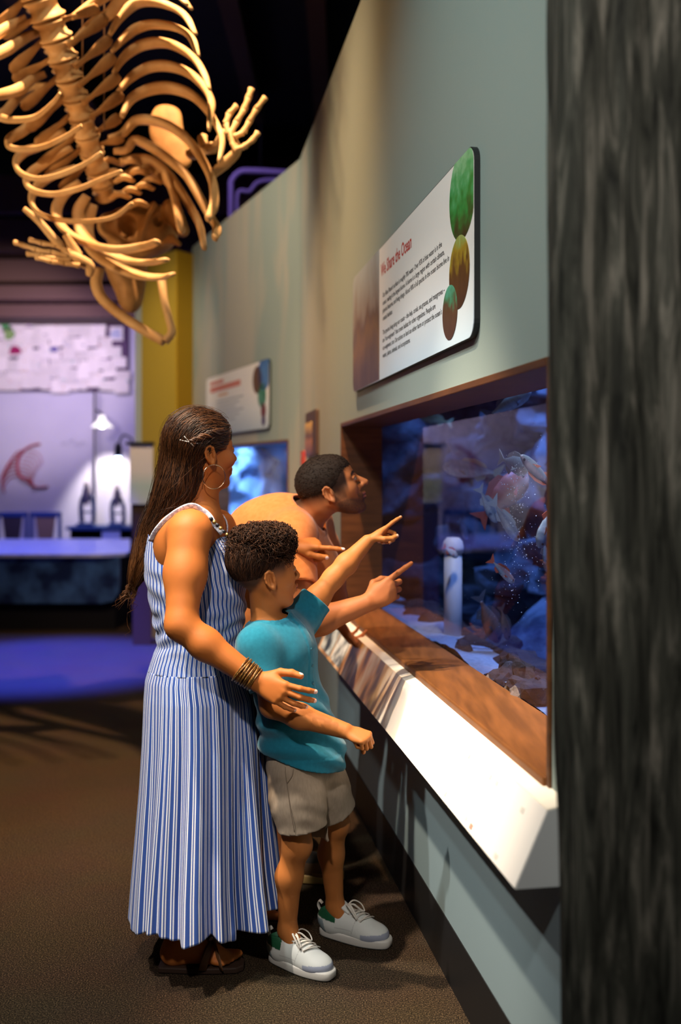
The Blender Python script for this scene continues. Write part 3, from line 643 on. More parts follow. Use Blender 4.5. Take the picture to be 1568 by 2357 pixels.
# kelp photograph at the left end
lp = [(a, b) for a, b in rrect(Uof(884) + .05, SH - .006, .044) if a < Uof(884)]
ul = Uof(884); pts = [(ul, 0.003), (ul, SH - .003)] + [(a, b + .001) for a, b in rrect(2.0, SH - .004, .044) if a < .2]
plate(Q1, pts, .018, .0188, 'kelp_photo', grad_mat('kelp_print', [(0, (.06, .028, .016)), (.35, (.20, .11, .045)), (.5, (.13, .08, .06)), (.62, (.24, .20, .18)), (1, (.36, .42, .46))], 'Z', SZ0, SZ0 + SH, .35, (7, .95, (1, 1, .45))), sg)
def disc(u, w, r, m, name, layer):
    pts = [(u + r * math.cos(t), w + r * math.sin(t)) for t in np.linspace(0, 2 * math.pi, 49)[:-1]]
    pts = [(min(max(a, .003), SW - .003), min(b, SH - .003)) for a, b in pts]
    # keep inside the rounded corner of the sign
    rr = .044; cu, cw = SW - .002 - rr, SH - .002 - rr; out = []
    for a, b in pts:
        if a > cu and b > cw:
            d = math.hypot(a - cu, b - cw)
            if d > rr: a, b = cu + (a - cu) * rr / d, cw + (b - cw) * rr / d
        out.append((a, b))
    plate(Q1, out, .018, .0186 + .0006 * layer, name, m, sg)
def wz(px, py): y = 1810 / (px - 410); return CAMZ + (HY - py) / FPX * y - SZ0
disc(Uof(1079), wz(1076, 448), .128, grad_mat('photo_kelp_green', [(0, (.035, .03, .012)), (.25, (.03, .09, .02)), (.5, (.02, .26, .05)), (.75, (.06, .38, .13)), (1, (.24, .55, .30))], 'Z', SZ0 + .25, SZ0 + SH, .35, (26, 1.1, (1, 1, 1))), 'round_photo', 0)
disc(Uof(1072), wz(1072, 627), .100, grad_mat('photo_kelp_gold', [(0, (.05, .022, .01)), (.45, (.10, .045, .012)), (.72, (.36, .24, .02)), (.86, (.30, .36, .08)), (1, (.36, .46, .16))], 'Z', SZ0 + .10, SZ0 + .31, .35, (34, 1.0, (1, 1, .5))), 'round_photo', 1)
disc(Uof(1050.5), wz(1050, 720), .077, grad_mat('photo_reef', [(0, (.06, .025, .012)), (.5, (.09, .045, .02)), (.68, (.05, .20, .10)), (1, (.10, .45, .32))], 'Z', SZ0 + .03, SZ0 + .19, .35, (36, .7, (1, 1, 1))), 'round_photo', 2)
M_INK = mat('print_grey', (.03, .028, .03), .6); M_RED = mat('print_red', (.52, .035, .02), .6)
u0 = Uof(888); text_on(Q1, 'We Share the Ocean', u0, wz(890, 636), .066, .0184, M_RED, sg, 'title', Uof(960) - u0, .0014)
lines = [('Our Blue Planet\u2019s surface is roughly 70% water. Over 95% of that water is in the', 1031, 895, 672), ('ocean, making it the largest biome. A biome is a large region with certain climate,', 1037, 895, 695), ('physical features, and living things. About 90% of all species in the ocean biome live in', 1048, 895, 715), ('coastal habitats.', 915, 895, 732),
         ('The species living along our coasts \u2013 the kelp, corals, sea grasses, and mangroves \u2013', 1038, 895, 765), ('are \u201ceco-engineers\u201d that create habitat for other organisms. People are', 1016, 895, 785), ('eco-engineers, too. Our actions on land can either harm or protect the ocean\u2019s', 1031, 895, 801), ('water, plants, animals, and ecosystems.', 957, 895, 818)]
for i, (t, pr_, pl_, py) in enumerate(lines):
    u = Uof(892); text_on(Q1, t, u, .305 - .029 * i - (.024 if i > 3 else 0), .0245, .0184, M_INK, sg, 'text_line', Uof(pr_) - u, .00035)
# second sign, on the bent wall
s_r = (6.97 - 6.46) * 1.0885; s_l = (8.45 - 6.46) * 1.0885; Q2 = sign_frame(W2, s_l, s_r, 1.80); w2 = s_l - s_r; h2 = .49
sg2 = empty('information_sign', Q2(w2 / 2, 0, .01), 'smaller white sign with red headings above the far aquarium window', 'sign')
plate(Q2, rrect(w2, h2, .045), .001, .016, 'backing', mat('sign2_backing', (.03, .05, .055), .5), sg2)
plate(Q2, rrect(w2 - .004, h2 - .004, .044), .016, .018, 'face', grad_mat('sign2_face', [(0, (.42, .52, .60)), (.3, (.66, .72, .76)), (.6, (.82, .80, .78)), (1, (.82, .79, .76))], 'Z', 1.80, 2.29), sg2)
def bar(u0, u1, w0, h, m, nm='printed_line'): plate(Q2, [(u0, w0), (u1, w0), (u1, w0 + h), (u0, w0 + h)], .018, .0186, nm, m, sg2)
M_RP = mat('faded_red_print', (.62, .22, .18), .6); M_GP = mat('faded_grey_print', (.42, .46, .50), .6); M_OP = mat('faded_orange_print', (.70, .42, .26), .6)
bar(.12, .50, .415, .028, M_RP); bar(.12, .95, .355, .045, M_RP); bar(.14, .20, .13, .10, M_OP); bar(.35, .62, .31, .02, M_OP)
for i in range(6): bar(.30, 1.02 - .1 * (i % 3), .265 - .032 * i, .012, M_GP)
def disc2(u, w, r, m):
    plate(Q2, [(min(u + r * math.cos(t), w2 - .004), min(w + r * math.sin(t), h2 - .004)) for t in np.linspace(0, 2 * math.pi, 33)[:-1]], .018, .0192, 'round_photo', m, sg2)
disc2(w2 - .26, .36, .10, mat('photo_brown', (.13, .07, .045), .5)); disc2(w2 - .10, .40, .13, mat('photo_blue', (.03, .10, .33), .5, noise=(12, 3, (.08, .2, .45), .2)))
disc2(w2 - .15, .24, .09, mat('photo_green', (.03, .14, .09), .5, noise=(14, 3, (.1, .3, .22), .2))); disc2(w2 - .12, .13, .055, mat('photo_maroon', (.15, .04, .05), .5)); disc2(w2 - .12, .06, .04, mat('photo_violet', (.07, .05, .15), .5))
# narrow plaque and red tag between the windows
Q3 = sign_frame(W1, 6.10, 5.62, 1.58)
pq = empty('wall_plaque', Q3(.2, 0, .01), 'narrow dark plaque with an amber picture between the two aquarium windows', 'plaque')
plate(Q3, rrect(.46, .26, .012), .001, .02, 'plaque_board', mat('plaque_wood', (.07, .04, .03), .5), pq)
plate(Q3, rrect(.30, .2, .01), .02, .022, 'plaque_picture', grad_mat('plaque_picture', [(0, (.10, .05, .05)), (.35, (.45, .18, .08)), (.5, (.12, .06, .07)), (.75, (.75, .45, .12)), (1, (.25, .14, .08))], 'Z', 1.58, 1.82, .4, (6, .3, (1, 1, 1))), pq)
Q4 = sign_frame(W1, 6.42, 6.2, 1.53); plate(Q4, rrect(.16, .09, .008), .001, .008, 'red_tag', mat('red_tag', (.65, .06, .03), .5), None)
tag(bpy.data.objects['red_tag'], 'small red tag on the wall below the narrow plaque', 'tag')

# weathered timber post in the foreground
def post():
    PL, PR, Y0, Y1 = .374, .69, 1.66, 1.82; n = 44; H0, H1 = 0.0, 3.3; rows = 150
    # outline: rounded rough rectangle
    per = []
    hw, hd, r = (PR - PL) / 2, (Y1 - Y0) / 2, .055
    for cx, cy, a0 in ((hw - r, -hd + r, -90), (hw - r, hd - r, 0), (-hw + r, hd - r, 90), (-hw + r, -hd + r, 180)):
        for k in range(7): a = math.radians(a0 + 90 * k / 6); per.append((cx + r * math.cos(a), cy + r * math.sin(a), math.cos(a), math.sin(a)))
    dense = []
    for i in range(len(per)):
        a = np.array(per[i]); b = np.array(per[(i + 1) % len(per)]); m_ = max(1, int(np.hypot(*(b - a)[:2]) / .008))
        for k in range(m_): dense.append(a + (b - a) * k / m_)
    per = np.array(dense); N = len(per); v = []
    zs = np.linspace(H0, H1, rows * 2)
    for z in zs:
        q = np.column_stack([per[:, 0], per[:, 1], np.full(N, z)])
        wob = q + np.column_stack([.012 * vnoise(q * V(0, 0, 1.3), 1, 3), 0 * q[:, 0], 0 * q[:, 0]])
        d = .007 * fbm(q * V(26, 26, 1.6), 1, 3, 4) - .010 * np.clip(np.abs(fbm(q * V(9, 9, .8) + .5, 1, 2, 9)) * -8 + 1, 0, 1) + .006 * fbm(q * V(3, 3, 2.2), 1, 2, 7)
        lean = -.010 + .016 * (z / 2.6)
        v.append(np.column_stack([(PL + PR) / 2 - lean * 0 + wob[:, 0] + per[:, 2] * d - .012 * (z - 1.4), (Y0 + Y1) / 2 + per[:, 1] + per[:, 3] * d, np.full(N, z)]))
    v = np.vstack(v); R_ = len(zs); I = np.arange(N); J = (I + 1) % N
    f = np.vstack([np.stack([k * N + I, k * N + J, (k + 1) * N + J, (k + 1) * N + I], 1) for k in range(R_ - 1)])
    m = bpy.data.materials.new('weathered_timber'); t = nt(m); Nn = t.nodes; L = t.links; b = Nn['Principled BSDF']; b.inputs['Roughness'].default_value = .8; b.inputs['Specular IOR Level'].default_value = .2
    tc = Nn.new('ShaderNodeTexCoord'); mp = Nn.new('ShaderNodeMapping'); mp.inputs['Scale'].default_value = (26, 26, 2.6); L.new(tc.outputs['Object'], mp.inputs['Vector'])
    nz = Nn.new('ShaderNodeTexNoise'); nz.inputs['Scale'].default_value = 1.6; nz.inputs['Detail'].default_value = 9; nz.inputs['Roughness'].default_value = .62; nz.inputs['Distortion'].default_value = .7; L.new(mp.outputs[0], nz.inputs['Vector'])
    cr = Nn.new('ShaderNodeValToRGB'); e = cr.color_ramp.elements; e[0].position = .36; e[0].color = (.010, .011, .009, 1); e[1].position = .70; e[1].color = (.20, .19, .16, 1); k_ = e.new(.52); k_.color = (.05, .052, .042, 1)
    L.new(nz.outputs['Fac'], cr.inputs['Fac']); L.new(cr.outputs['Color'], b.inputs['Base Color']); bn = Nn.new('ShaderNodeBump'); bn.inputs['Strength'].default_value = .5; bn.inputs['Distance'].default_value = .01; L.new(nz.outputs['Fac'], bn.inputs['Height']); L.new(bn.outputs['Normal'], b.inputs['Normal'])
    o = link_mesh('timber_post', v, f, m, None, True); tag(o, 'dark weathered timber post close to the viewer at the end of the aquarium wall', 'post')
post()
# ------------------------------------------------------------------ hanging skeleton
M_BONE = mat('bone', (.60, .43, .23), .55, .3, noise=(7, 5, (.42, .25, .10), .2), bump=(40, .25, .004))
M_BONED = mat('bone_dark', (.40, .24, .10), .6, .25, noise=(9, 5, (.20, .10, .035), .2), bump=(40, .3, .004))
skel = empty('whale_skeleton', P(250, 300, 4.7), 'mounted marine mammal skeleton hanging overhead with rib cage, flippers and skull', 'skeleton')
PXM = lambda d: d / FPX
def bone(name, pts, rad, m=None, flat=.6, n=26, sides=10, parent=None):
    """pts: (px, py, depth); rad in pixels at that depth"""
    p = catmull([P(*q) for q in pts], n); dd = p[:, 1]; r = np.interp(np.linspace(0, 1, n), np.linspace(0, 1, len(rad)), rad) * dd / FPX
    mb = MB(); mb.tube(p, r, sides, flat); return mb.build(name, m or M_BONE, parent or skel, True)
# spine: px, row, depth, half width px
sp = [(70, -60, 4.35, 46), (92, -5, 4.4, 44), (112, 45, 4.45, 41), (130, 92, 4.5, 38), (146, 138, 4.55, 35), (160, 182, 4.6, 33), (174, 226, 4.66, 32), (188, 270, 4.72, 31), (200, 312, 4.78, 30), (212, 352, 4.84, 29), (224, 390, 4.9, 28), (235, 424, 4.96, 27), (246, 456, 5.02, 25)]
RP = {1: ((150, 44), (228, 18)), 2: ((168, 98), (247, 40)), 3: ((182, 147), (256, 88)), 4: ((191, 189), (265, 128)), 5: ((201, 229), (276, 174)), 6: ((212, 268), (283, 216)), 7: ((222, 304), (278, 268)), 8: ((232, 332), (284, 317))}
LP = {0: ((60, -5), (-10, 70)), 1: ((78, 45), (5, 85)), 2: ((98, 95), (25, 165)), 3: ((112, 140), (30, 185)), 4: ((126, 185), (50, 250)), 5: ((140, 232), (62, 300)), 6: ((152, 275), (82, 335)), 7: ((166, 318), (90, 385)), 8: ((178, 350), (105, 410)), 9: ((190, 385), (140, 440))}
for i in range(len(sp) - 1):
    a = P(*sp[i][:3]); b = P(*sp[i + 1][:3]); ra = sp[i][3] * PXM(sp[i][2]); ax = b - a; L = np.linalg.norm(ax); prof = [(.001, .02 * L), (.86 * ra, .02 * L), (1.0 * ra, .08 * L), (.98 * ra, .14 * L), (.80 * ra, .3 * L), (.76 * ra, .5 * L), (.82 * ra, .72 * L), (1.0 * ra, .86 * L), (.98 * ra, .93 * L), (.84 * ra, .97 * L), (.001, .97 * L)]
    vb = MB().lathe(prof, a, 20, ax).build('vertebra', M_BONE, skel, True)
    x, y, d, h = sp[i]; x2, y2, d2, _ = sp[i + 1]; mx, my, md = (x + x2) / 2, (y + y2) / 2, (d + d2) / 2
    # transverse processes: blades left and right, neural spine behind
    if i in RP:
        (x0, y0), (x1, y1) = RP[i]; dx, dy = x1 - x0, y1 - y0
        bone('process', [(x0 - dx * .15, y0 - dy * .15, md), (x0 + dx * .2, y0 + dy * .2, md), (x0 + dx * .65, y0 + dy * .65, md + .01), (x0 + dx * .9, y0 + dy * .9, md + .02), (x1, y1, md + .02)], [9, 7, 17, 17, 7], M_BONED, .28, 18, 10, vb)
    if i in LP:
        (x0, y0), (x1, y1) = LP[i]; dx, dy = x1 - x0, y1 - y0
        bone('process', [(x0 - dx * .15, y0 - dy * .15, md), (x0 + dx * .2, y0 + dy * .2, md), (x0 + dx * .65, y0 + dy * .65, md + .01), (x0 + dx * .9, y0 + dy * .9, md + .02), (x1, y1, md + .02)], [9, 8, 17, 16, 7], M_BONED, .28, 18, 10, vb)
    bone('process', [(mx - h * .2, my, md + .05), (mx - h * .55, my + 4, md + .16), (mx - h * .8, my + 8, md + .24)], [10, 12, 7], M_BONE, .4, 8, 8, vb)
# ribs on the right: traced from root to tip
right = [[(165, 40), (205, 15), (245, -10), (300, -30), (380, -30), (430, 10)],
         [(172, 92), (215, 52), (252, 32), (285, -8), (330, -30), (395, -30), (440, 20)],
         [(252, 80), (275, 42), (310, 10), (345, 4), (385, 12), (425, 35), (450, 78)],
         [(258, 118), (285, 88), (318, 64), (355, 56), (400, 62), (438, 84), (456, 128)],
         [(262, 168), (285, 132), (322, 106), (370, 98), (412, 110), (448, 136), (470, 170), (482, 205)],
         [(272, 212), (300, 180), (340, 156), (385, 152), (430, 166), (465, 195), (486, 230), (485, 258), (481, 298)],
         [(280, 268), (302, 228), (345, 206), (392, 202), (440, 218), (475, 250), (500, 290), (512, 325), (504, 372)],
         [(250, 318), (282, 308), (312, 278), (355, 278), (400, 296), (440, 330), (470, 375), (490, 420), (493, 470), (478, 504)],
         [(262, 348), (292, 344), (310, 322), (350, 340), (390, 368), (430, 405), (460, 455), (485, 500), (500, 525), (494, 548)],
         [(275, 372), (310, 366), (350, 372), (385, 400), (415, 440), (440, 480), (460, 520), (470, 570)],
         [(290, 400), (325, 385), (365, 400), (395, 430), (408, 480), (415, 532)]]
for i, pl in enumerate(right):
    n = len(pl); d0 = 4.42 + .055 * i
    pts = [(x, y, d0 + .10 * math.sin(math.pi * k / (n - 1)) - .34 * (k / (n - 1)) ** 1.6) for k, (x, y) in enumerate(pl)]
    wd = [8, 13, 16, 17, 16, 15, 13, 11, 6] if i < 7 else [10, 15, 18, 18, 18, 17, 16, 15, 10]
    bone('rib', pts, wd, M_BONE, .6, 34, 10)
left = [[(60, 40), (20, 62), (-30, 90), (-90, 110)], [(78, 78), (40, 100), (-10, 128), (-70, 150)],
        [(95, 72), (60, 86), (20, 112), (-20, 130), (-60, 140)], [(105, 170), (75, 182), (45, 205), (10, 216), (-30, 222)],
        [(112, 196), (60, 205), (15, 255), (-6, 265), (25, 276), (80, 270), (120, 238), (138, 216)],
        [(140, 232), (100, 262), (55, 300), (22, 320), (18, 335), (45, 344), (100, 338), (150, 315), (188, 290)],
        [(150, 300), (95, 335), (55, 350), (36, 375), (50, 400), (90, 412), (140, 402), (195, 378), (234, 352)],
        [(165, 340), (110, 372), (75, 395), (60, 420), (80, 440), (125, 447), (180, 435), (235, 412), (280, 394)],
        [(175, 385), (120, 405), (85, 430), (72, 460), (88, 490), (130, 505), (190, 510), (260, 500), (305, 468)],
        [(185, 420), (145, 450), (130, 490), (150, 530), (200, 560), (270, 575), (335, 566), (362, 556)],
        [(200, 450), (180, 490), (195, 545), (240, 578), (295, 600), (345, 604), (382, 598)],
        [(215, 470), (200, 530), (215, 575), (260, 610), (320, 634), (370, 638), (396, 632)]]
for i, pl in enumerate(left):
    n = len(pl); d0 = 4.42 + .05 * i
    pts = [(x, y, d0 + .06 * math.sin(math.pi * k / (n - 1)) - .5 * (k / (n - 1)) ** 1.7) for k, (x, y) in enumerate(pl)]
    wd = [9, 13, 14, 11, 8, 7, 6, 5] if i > 3 else [9, 14, 16, 14, 10]
    if i > 8: wd = [11, 16, 18, 17, 15, 13, 10]
    bone('rib', pts, wd, M_BONE, .55, 34, 10)
# sternum and short throat bones in the cage
for k, (x, y) in enumerate([(300, 372), (318, 396), (285, 412), (262, 398), (330, 430), (300, 440), (348, 415), (275, 450), (318, 470), (252, 372)]):
    bone('cervical_bone', [(x - 22, y + 8, 4.95), (x, y - 4, 4.9), (x + 24, y + 6, 4.95)], [6, 10, 6], M_BONE, .6, 10, 8)
bone('sternum', [(380, 400, 4.9), (395, 440, 4.88), (412, 500, 4.86), (420, 532, 4.85)], [22, 16, 14, 22], M_BONE, .4, 18, 10)
# shoulder blades
def blade(pts, d0, d1, th, name, m):
    n = len(pts); v0 = [P(x, y, d0) for x, y in pts]; v1 = [P(x, y, d0 + th) for x, y in pts]; c0 = np.mean(v0, 0) + V(0, -.015, 0); c1 = np.mean(v1, 0) + V(0, .015, 0)
    v = v0 + v1 + [c0, c1]; f = [(i, (i + 1) % n, 2 * n) for i in range(n)] + [(n + (i + 1) % n, n + i, 2 * n + 1) for i in range(n)] + [((i + 1) % n, i, n + i, n + (i + 1) % n) for i in range(n)]
    mb = MB(); mb.add(v, f); o = mb.build(name, m, skel, True); s_ = o.modifiers.new('soft', 'SUBSURF'); s_.levels = 2; s_.render_levels = 2; return o
blade([(350, 246), (372, 236), (402, 240), (420, 256), (421, 285), (428, 320), (442, 360), (445, 385), (415, 400), (385, 380), (360, 350), (342, 320), (340, 285)], 5.05, 5.0, .05, 'shoulder_blade', M_BONED)
bone('humerus', [(440, 355, 4.95), (470, 345, 4.85), (490, 340, 4.8)], [16, 13, 16], M_BONE, .8, 12, 10); bone('humerus_head', [(466, 315, 4.85), (468, 330, 4.84), (470, 345, 4.83)], [13, 12, 14], M_BONE, .9, 8, 10)
bone('forearm_bone', [(490, 400, 4.7), (520, 375, 4.68), (545, 345, 4.66), (530, 310, 4.66)], [12, 14, 13, 11], M_BONE, .7, 16, 10); bone('forearm_bone', [(478, 345, 4.8), (500, 330, 4.75), (515, 300, 4.7)], [11, 9, 9], M_BONE, .7, 12, 10)
def digits(chains, d0):
    for ch in chains:
        for (x0, y0), (x1, y1) in zip(ch[:-1], ch[1:]):
            dx, dy = x1 - x0, y1 - y0; bone('finger_bone', [(x0 + dx * .03, y0 + dy * .03, d0), (x0 + dx * .5, y0 + dy * .5, d0 - .005), (x0 + dx * .97, y0 + dy * .97, d0)], [8.5, 6, 8], M_BONE, .8, 8, 8)
digits([[(525, 308), (520, 285), (528, 262), (545, 243)], [(530, 310), (545, 280), (562, 252), (572, 225), (579, 204)], [(540, 315), (560, 305), (574, 280), (590, 252), (611, 224)], [(540, 345), (562, 338), (582, 322), (594, 305)], [(528, 300), (535, 330), (542, 348)]], 4.64)
# left flipper
bone('forearm_bone', [(55, 480, 4.6), (90, 510, 4.62), (125, 550, 4.66), (150, 575, 4.7)], [8, 11, 13, 15], M_BONE, .7, 16, 10); bone('forearm_bone', [(150, 540, 4.66), (165, 565, 4.68), (180, 590, 4.7)], [10, 13, 15], M_BONE, .7, 10, 10)
digits([[(165, 580), (130, 565), (98, 560), (68, 552)], [(160, 590), (120, 580), (85, 575), (52, 564), (34, 558)], [(165, 598), (130, 596), (95, 588), (62, 584)], [(185, 612), (150, 606), (120, 602), (82, 592)]], 4.68)
bone('wrist_bones', [(145, 580, 4.7), (175, 595, 4.7), (205, 612, 4.72), (205, 635, 4.74)], [16, 22, 20, 10], M_BONE, .6, 14, 10)
# skull hanging below, seen from behind, and the V of the lower jaw
SK_ = SDF(); sc0 = lambda x, y, d: P(x, y, d)
SK_.ell(sc0(335, 530, 5.15), (.17, .15, .14), None, .05); SK_.ell(sc0(290, 600, 5.2), (.11, .11, .16), None, .06); SK_.ell(sc0(300, 660, 5.22), (.075, .09, .14), None, .05); SK_.cone(sc0(255, 520, 5.1), sc0(300, 500, 5.1), .07, .05, .04); SK_.cone(sc0(395, 480, 5.05), sc0(420, 530, 5.0), .05, .035, .03)
SK_.ell(sc0(292, 520, 5.02), (.05, .09, .055), None, .02, 'c'); SK_.ell(sc0(362, 510, 5.02), (.022, .05, .022), None, .01, 'c'); SK_.ell(sc0(330, 470, 5.02), (.07, .08, .04), None, .03, 'c')
SK_.chain([sc0(320, 560, 5.0), sc0(335, 510, 4.98), sc0(355, 470, 4.98)], [.014, .012, .014], .02); SK_.chain([sc0(375, 560, 5.0), sc0(395, 550, 4.97), sc0(412, 562, 4.96)], [.014, .02, .014], .02)
lo, hi = SK_.bounds(); v, q = SK_.mesh(lo, hi, .009); v = v + vnormals_(v, q) * (.012 * fbm(v, 14, 3, 2))[:, None] if False else v
link_mesh('skull', v + 0, q, M_BONED, skel, True)
bone('jaw_bone', [(226, 620, 5.0), (222, 655, 4.98), (238, 690, 4.96), (285, 730, 4.93), (340, 765, 4.9), (378, 786, 4.88)], [16, 15, 13, 13, 12, 12], M_BONE, .8, 30, 10)
bone('jaw_bone', [(372, 640, 5.0), (378, 690, 4.96), (388, 730, 4.92), (395, 765, 4.89), (380, 786, 4.88)], [14, 11, 11, 12, 12], M_BONE, .8, 26, 10)
# steel cables carrying it
M_WIRE = mat('steel_cable', (.12, .07, .04), .5)
for (x, y, d) in [(240, 300, 4.72), (190, 260, 4.7)]:
    p = P(x, y, d); MB().tube([p, V(p[0], p[1], 5.58)], .004, 6).build('cable', M_WIRE, skel, True)
# ------------------------------------------------------------------ far end of the hall
def Bk(px, py, d=YB - .0): return P(px, py, d)
# pinned paper drawings: individual sheets on a plum board
board = tag(MB().box((-5.2, YB - .02, 2.985), (5.05, .03, .90)).build('pin_board', mat('plum_board', (.10, .055, .12), .9)), 'dark plum pin board high on the back wall behind the drawings', 'board')
def paper_mat(i):
    rs = random.Random(i); tone = .62 + .2 * rs.random(); ink = [(.25, .3, .6), (.6, .25, .3), (.3, .5, .45), (.45, .3, .55), (.65, .4, .25)][i % 5]
    return mat('paper_%d' % i, (tone, tone * .90, tone * .88), .9, .1, noise=(11 + i, 2, ink, -.05) if False else None)
def paper_material(i):
    m = bpy.data.materials.new('drawing_paper_%d' % i); t = nt(m); N = t.nodes; L = t.links; b = N['Principled BSDF']; b.inputs['Roughness'].default_value = .9
    tone = .66 + .035 * i; ink = [(.22, .25, .55), (.55, .20, .25), (.22, .42, .40), (.40, .22, .50), (.6, .35, .2), (.2, .2, .25)][i]
    tc = N.new('ShaderNodeTexCoord'); nz = N.new('ShaderNodeTexNoise'); nz.inputs['Scale'].default_value = 13 + 2 * i; nz.inputs['Detail'].default_value = 3; L.new(tc.outputs['Object'], nz.inputs['Vector'])
    r = N.new('ShaderNodeMapRange'); r.inputs['From Min'].default_value = .62; r.inputs['From Max'].default_value = .72; L.new(nz.outputs['Fac'], r.inputs['Value'])
    mx = N.new('ShaderNodeMix'); mx.data_type = 'RGBA'; mx.inputs['A'].default_value = (tone, tone * .90, tone * .90, 1); mx.inputs['B'].default_value = (*ink, 1); L.new(r.outputs[0], mx.inputs['Factor']); L.new(mx.outputs['Result'], b.inputs['Base Color']); return m
PM = [paper_material(i) for i in range(6)]
rs = random.Random(21); cnt = 0
for row in range(8):
    py = 716 + row * 24
    x = -44; nin = 0
    while x < 306:
        wpx = rs.choice((22, 26, 30, 34)); hpx = rs.choice((24, 28, 32))
        xc, yc = x + wpx / 2 + rs.uniform(-3, 3), py + rs.uniform(-5, 7)
        x += wpx - 2
        if xc > 250 and row in (1, 2) or xc > 262 and row == 3 or (xc > 232 and row == 0 and rs.random() < .5): continue
        if xc + wpx / 2 > 312: continue
        c = Bk(xc, yc, YB - .04 - .004 * (cnt % 9)); k = (YB) / FPX; a = rs.uniform(-.12, .12); R = roty(a)
        o = MB().box(c, (wpx * k, .002, hpx * k), R).build('paper_drawing', PM[rs.randrange(6)]); cnt += 1
        nin += 1; tag(o, 'white paper drawing, %s in the %s row of the plum pin board' % (ORD[nin - 1], ORD[row]), 'drawing', 'paper drawings on the pin board')
for (px, py, w, h, col, lab) in [(12, 742, 26, 34, (.08, .30, .10), 'drawing with a bright green shape among the pinned papers'), (34, 806, 26, 24, (.30, .01, .09), 'drawing with a crimson blob among the pinned papers'), (268, 768, 24, 26, (.42, .44, .60), 'pale blue paper pinned alone at the right end of the board'), (125, 804, 18, 14, (.10, .07, .30), 'drawing with a dark violet spot among the pinned papers'), (20, 770, 24, 30, (.22, .34, .12), 'drawing with an olive green shape among the pinned papers')]:
    c = Bk(px, py, YB - .09); k = YB / FPX; root = empty('paper_drawing', c, lab, 'drawing')
    MB().box(c + V(0, .004, 0), (w * 1.25 * k, .002, h * 1.25 * k)).build('paper', PM[2], root)
    pts = [(c[0] + w * .5 * k * (1 + .25 * math.sin(3 * t + px)) * math.cos(t), c[2] + h * .5 * k * (1 + .2 * math.cos(2 * t)) * math.sin(t)) for t in np.linspace(0, 2 * math.pi, 25)[:-1]]
    n = len(pts); MB().add([(x, c[1] + .0022, z) for x, z in pts] + [(x, c[1] + .0012, z) for x, z in pts], [tuple(range(n))[::-1], tuple(range(n, 2 * n))] + [(i, (i + 1) % n, n + (i + 1) % n, n + i) for i in range(n)]).build('painted_shape', mat('painted_shape', col, .8), root)
# red drawing of a rib cage on the wall
M_RK = mat('red_marker', (.42, .04, .07), .8); dr = empty('wall_drawing', Bk(50, 1080), 'red marker drawing of an animal skeleton on the pale back wall', 'drawing')
def stroke(pts, r, m=M_RK, nm='stroke'):
    p = catmull([Bk(x, y, YB - .012) for x, y in pts], 24); MB().tube(p, r * YB / FPX, 6, .3, up=(0, 1, 0) if False else None).build(nm, m, dr, True)
stroke([(92, 1022), (70, 1028), (48, 1045), (40, 1070), (45, 1095), (60, 1105)], 6)
for k in range(8):
    t = k / 7; x, y = 62 - 22 * math.sin(t * 2.2), 1035 + 60 * t
    stroke([(x, y), (x - 22, y + 6), (x - 36, y + 26), (x - 34, y + 40)], 2.4); stroke([(x + 4, y + 2), (x + 24, y + 8), (x + 34, y + 24), (x + 32, y + 36)], 2.0)
stroke([(60, 1108), (85, 1122), (110, 1120)], 5); stroke([(64, 1100), (70, 1112), (74, 1120)], 6)
M_PN = mat('pencil_grey', (.35, .34, .42), .8)
for x0, x1, y in ((142, 158, 1024), (160, 172, 1018), (172, 186, 1026), (186, 198, 1022)): stroke([(x0, y), ((x0 + x1) / 2, y - 5), (x1, y + 2)], 1.3, M_PN)

# blue craft table
M_TT = mat('table_top_pale', (.50, .52, .66), .35, .4, noise=(9, 3, (.30, .34, .60), .2)); M_TF = mat('table_front_sea', (.006, .015, .05), .4, .3, noise=(4.5, 4, (.04, .10, .22), .10)); M_TB = mat('table_plinth', (.006, .006, .008), .8, .1)
tx0, tx1 = -7.2, P(283, 1095, 9.33)[0]
tb = empty('craft_table', ((tx0 + tx1) / 2, 10.4, 0), 'long low table with sea print front and pale top under blue light', 'table')
poly = [(tx0, 9.30), (tx1 - .25, 9.30), (tx1 - .10, 9.33), (tx1, 9.42), (tx1 + .02, 9.55), (tx1 - .40, 11.55), (tx0, 11.55)]
mb = MB(); mb.prism(poly, .70, .735); mb.build('table_top', M_TT, tb, bevel=.006)
q = P(275, 1095, 9.36)[0]; prof = [(tx0, .265), (q - .16, .265), (q - .06, .29), (q - .01, .36), (q, .45), (q, .70), (tx0, .70)]
mb = MB(); n = len(prof); mb.add([(x, 9.36, z) for x, z in prof] + [(x, 9.40, z) for x, z in prof], [tuple(range(n)), tuple(range(n, 2 * n))[::-1]] + [((i + 1) % n, i, n + i, n + (i + 1) % n) for i in range(n)]); mb.build('front_panel', M_TF, tb)
MB().box(((tx0 + q) / 2 - .03, 10.4, .35), (q - tx0 - .06, 1.9, .698)).build('plinth', M_TB, tb)
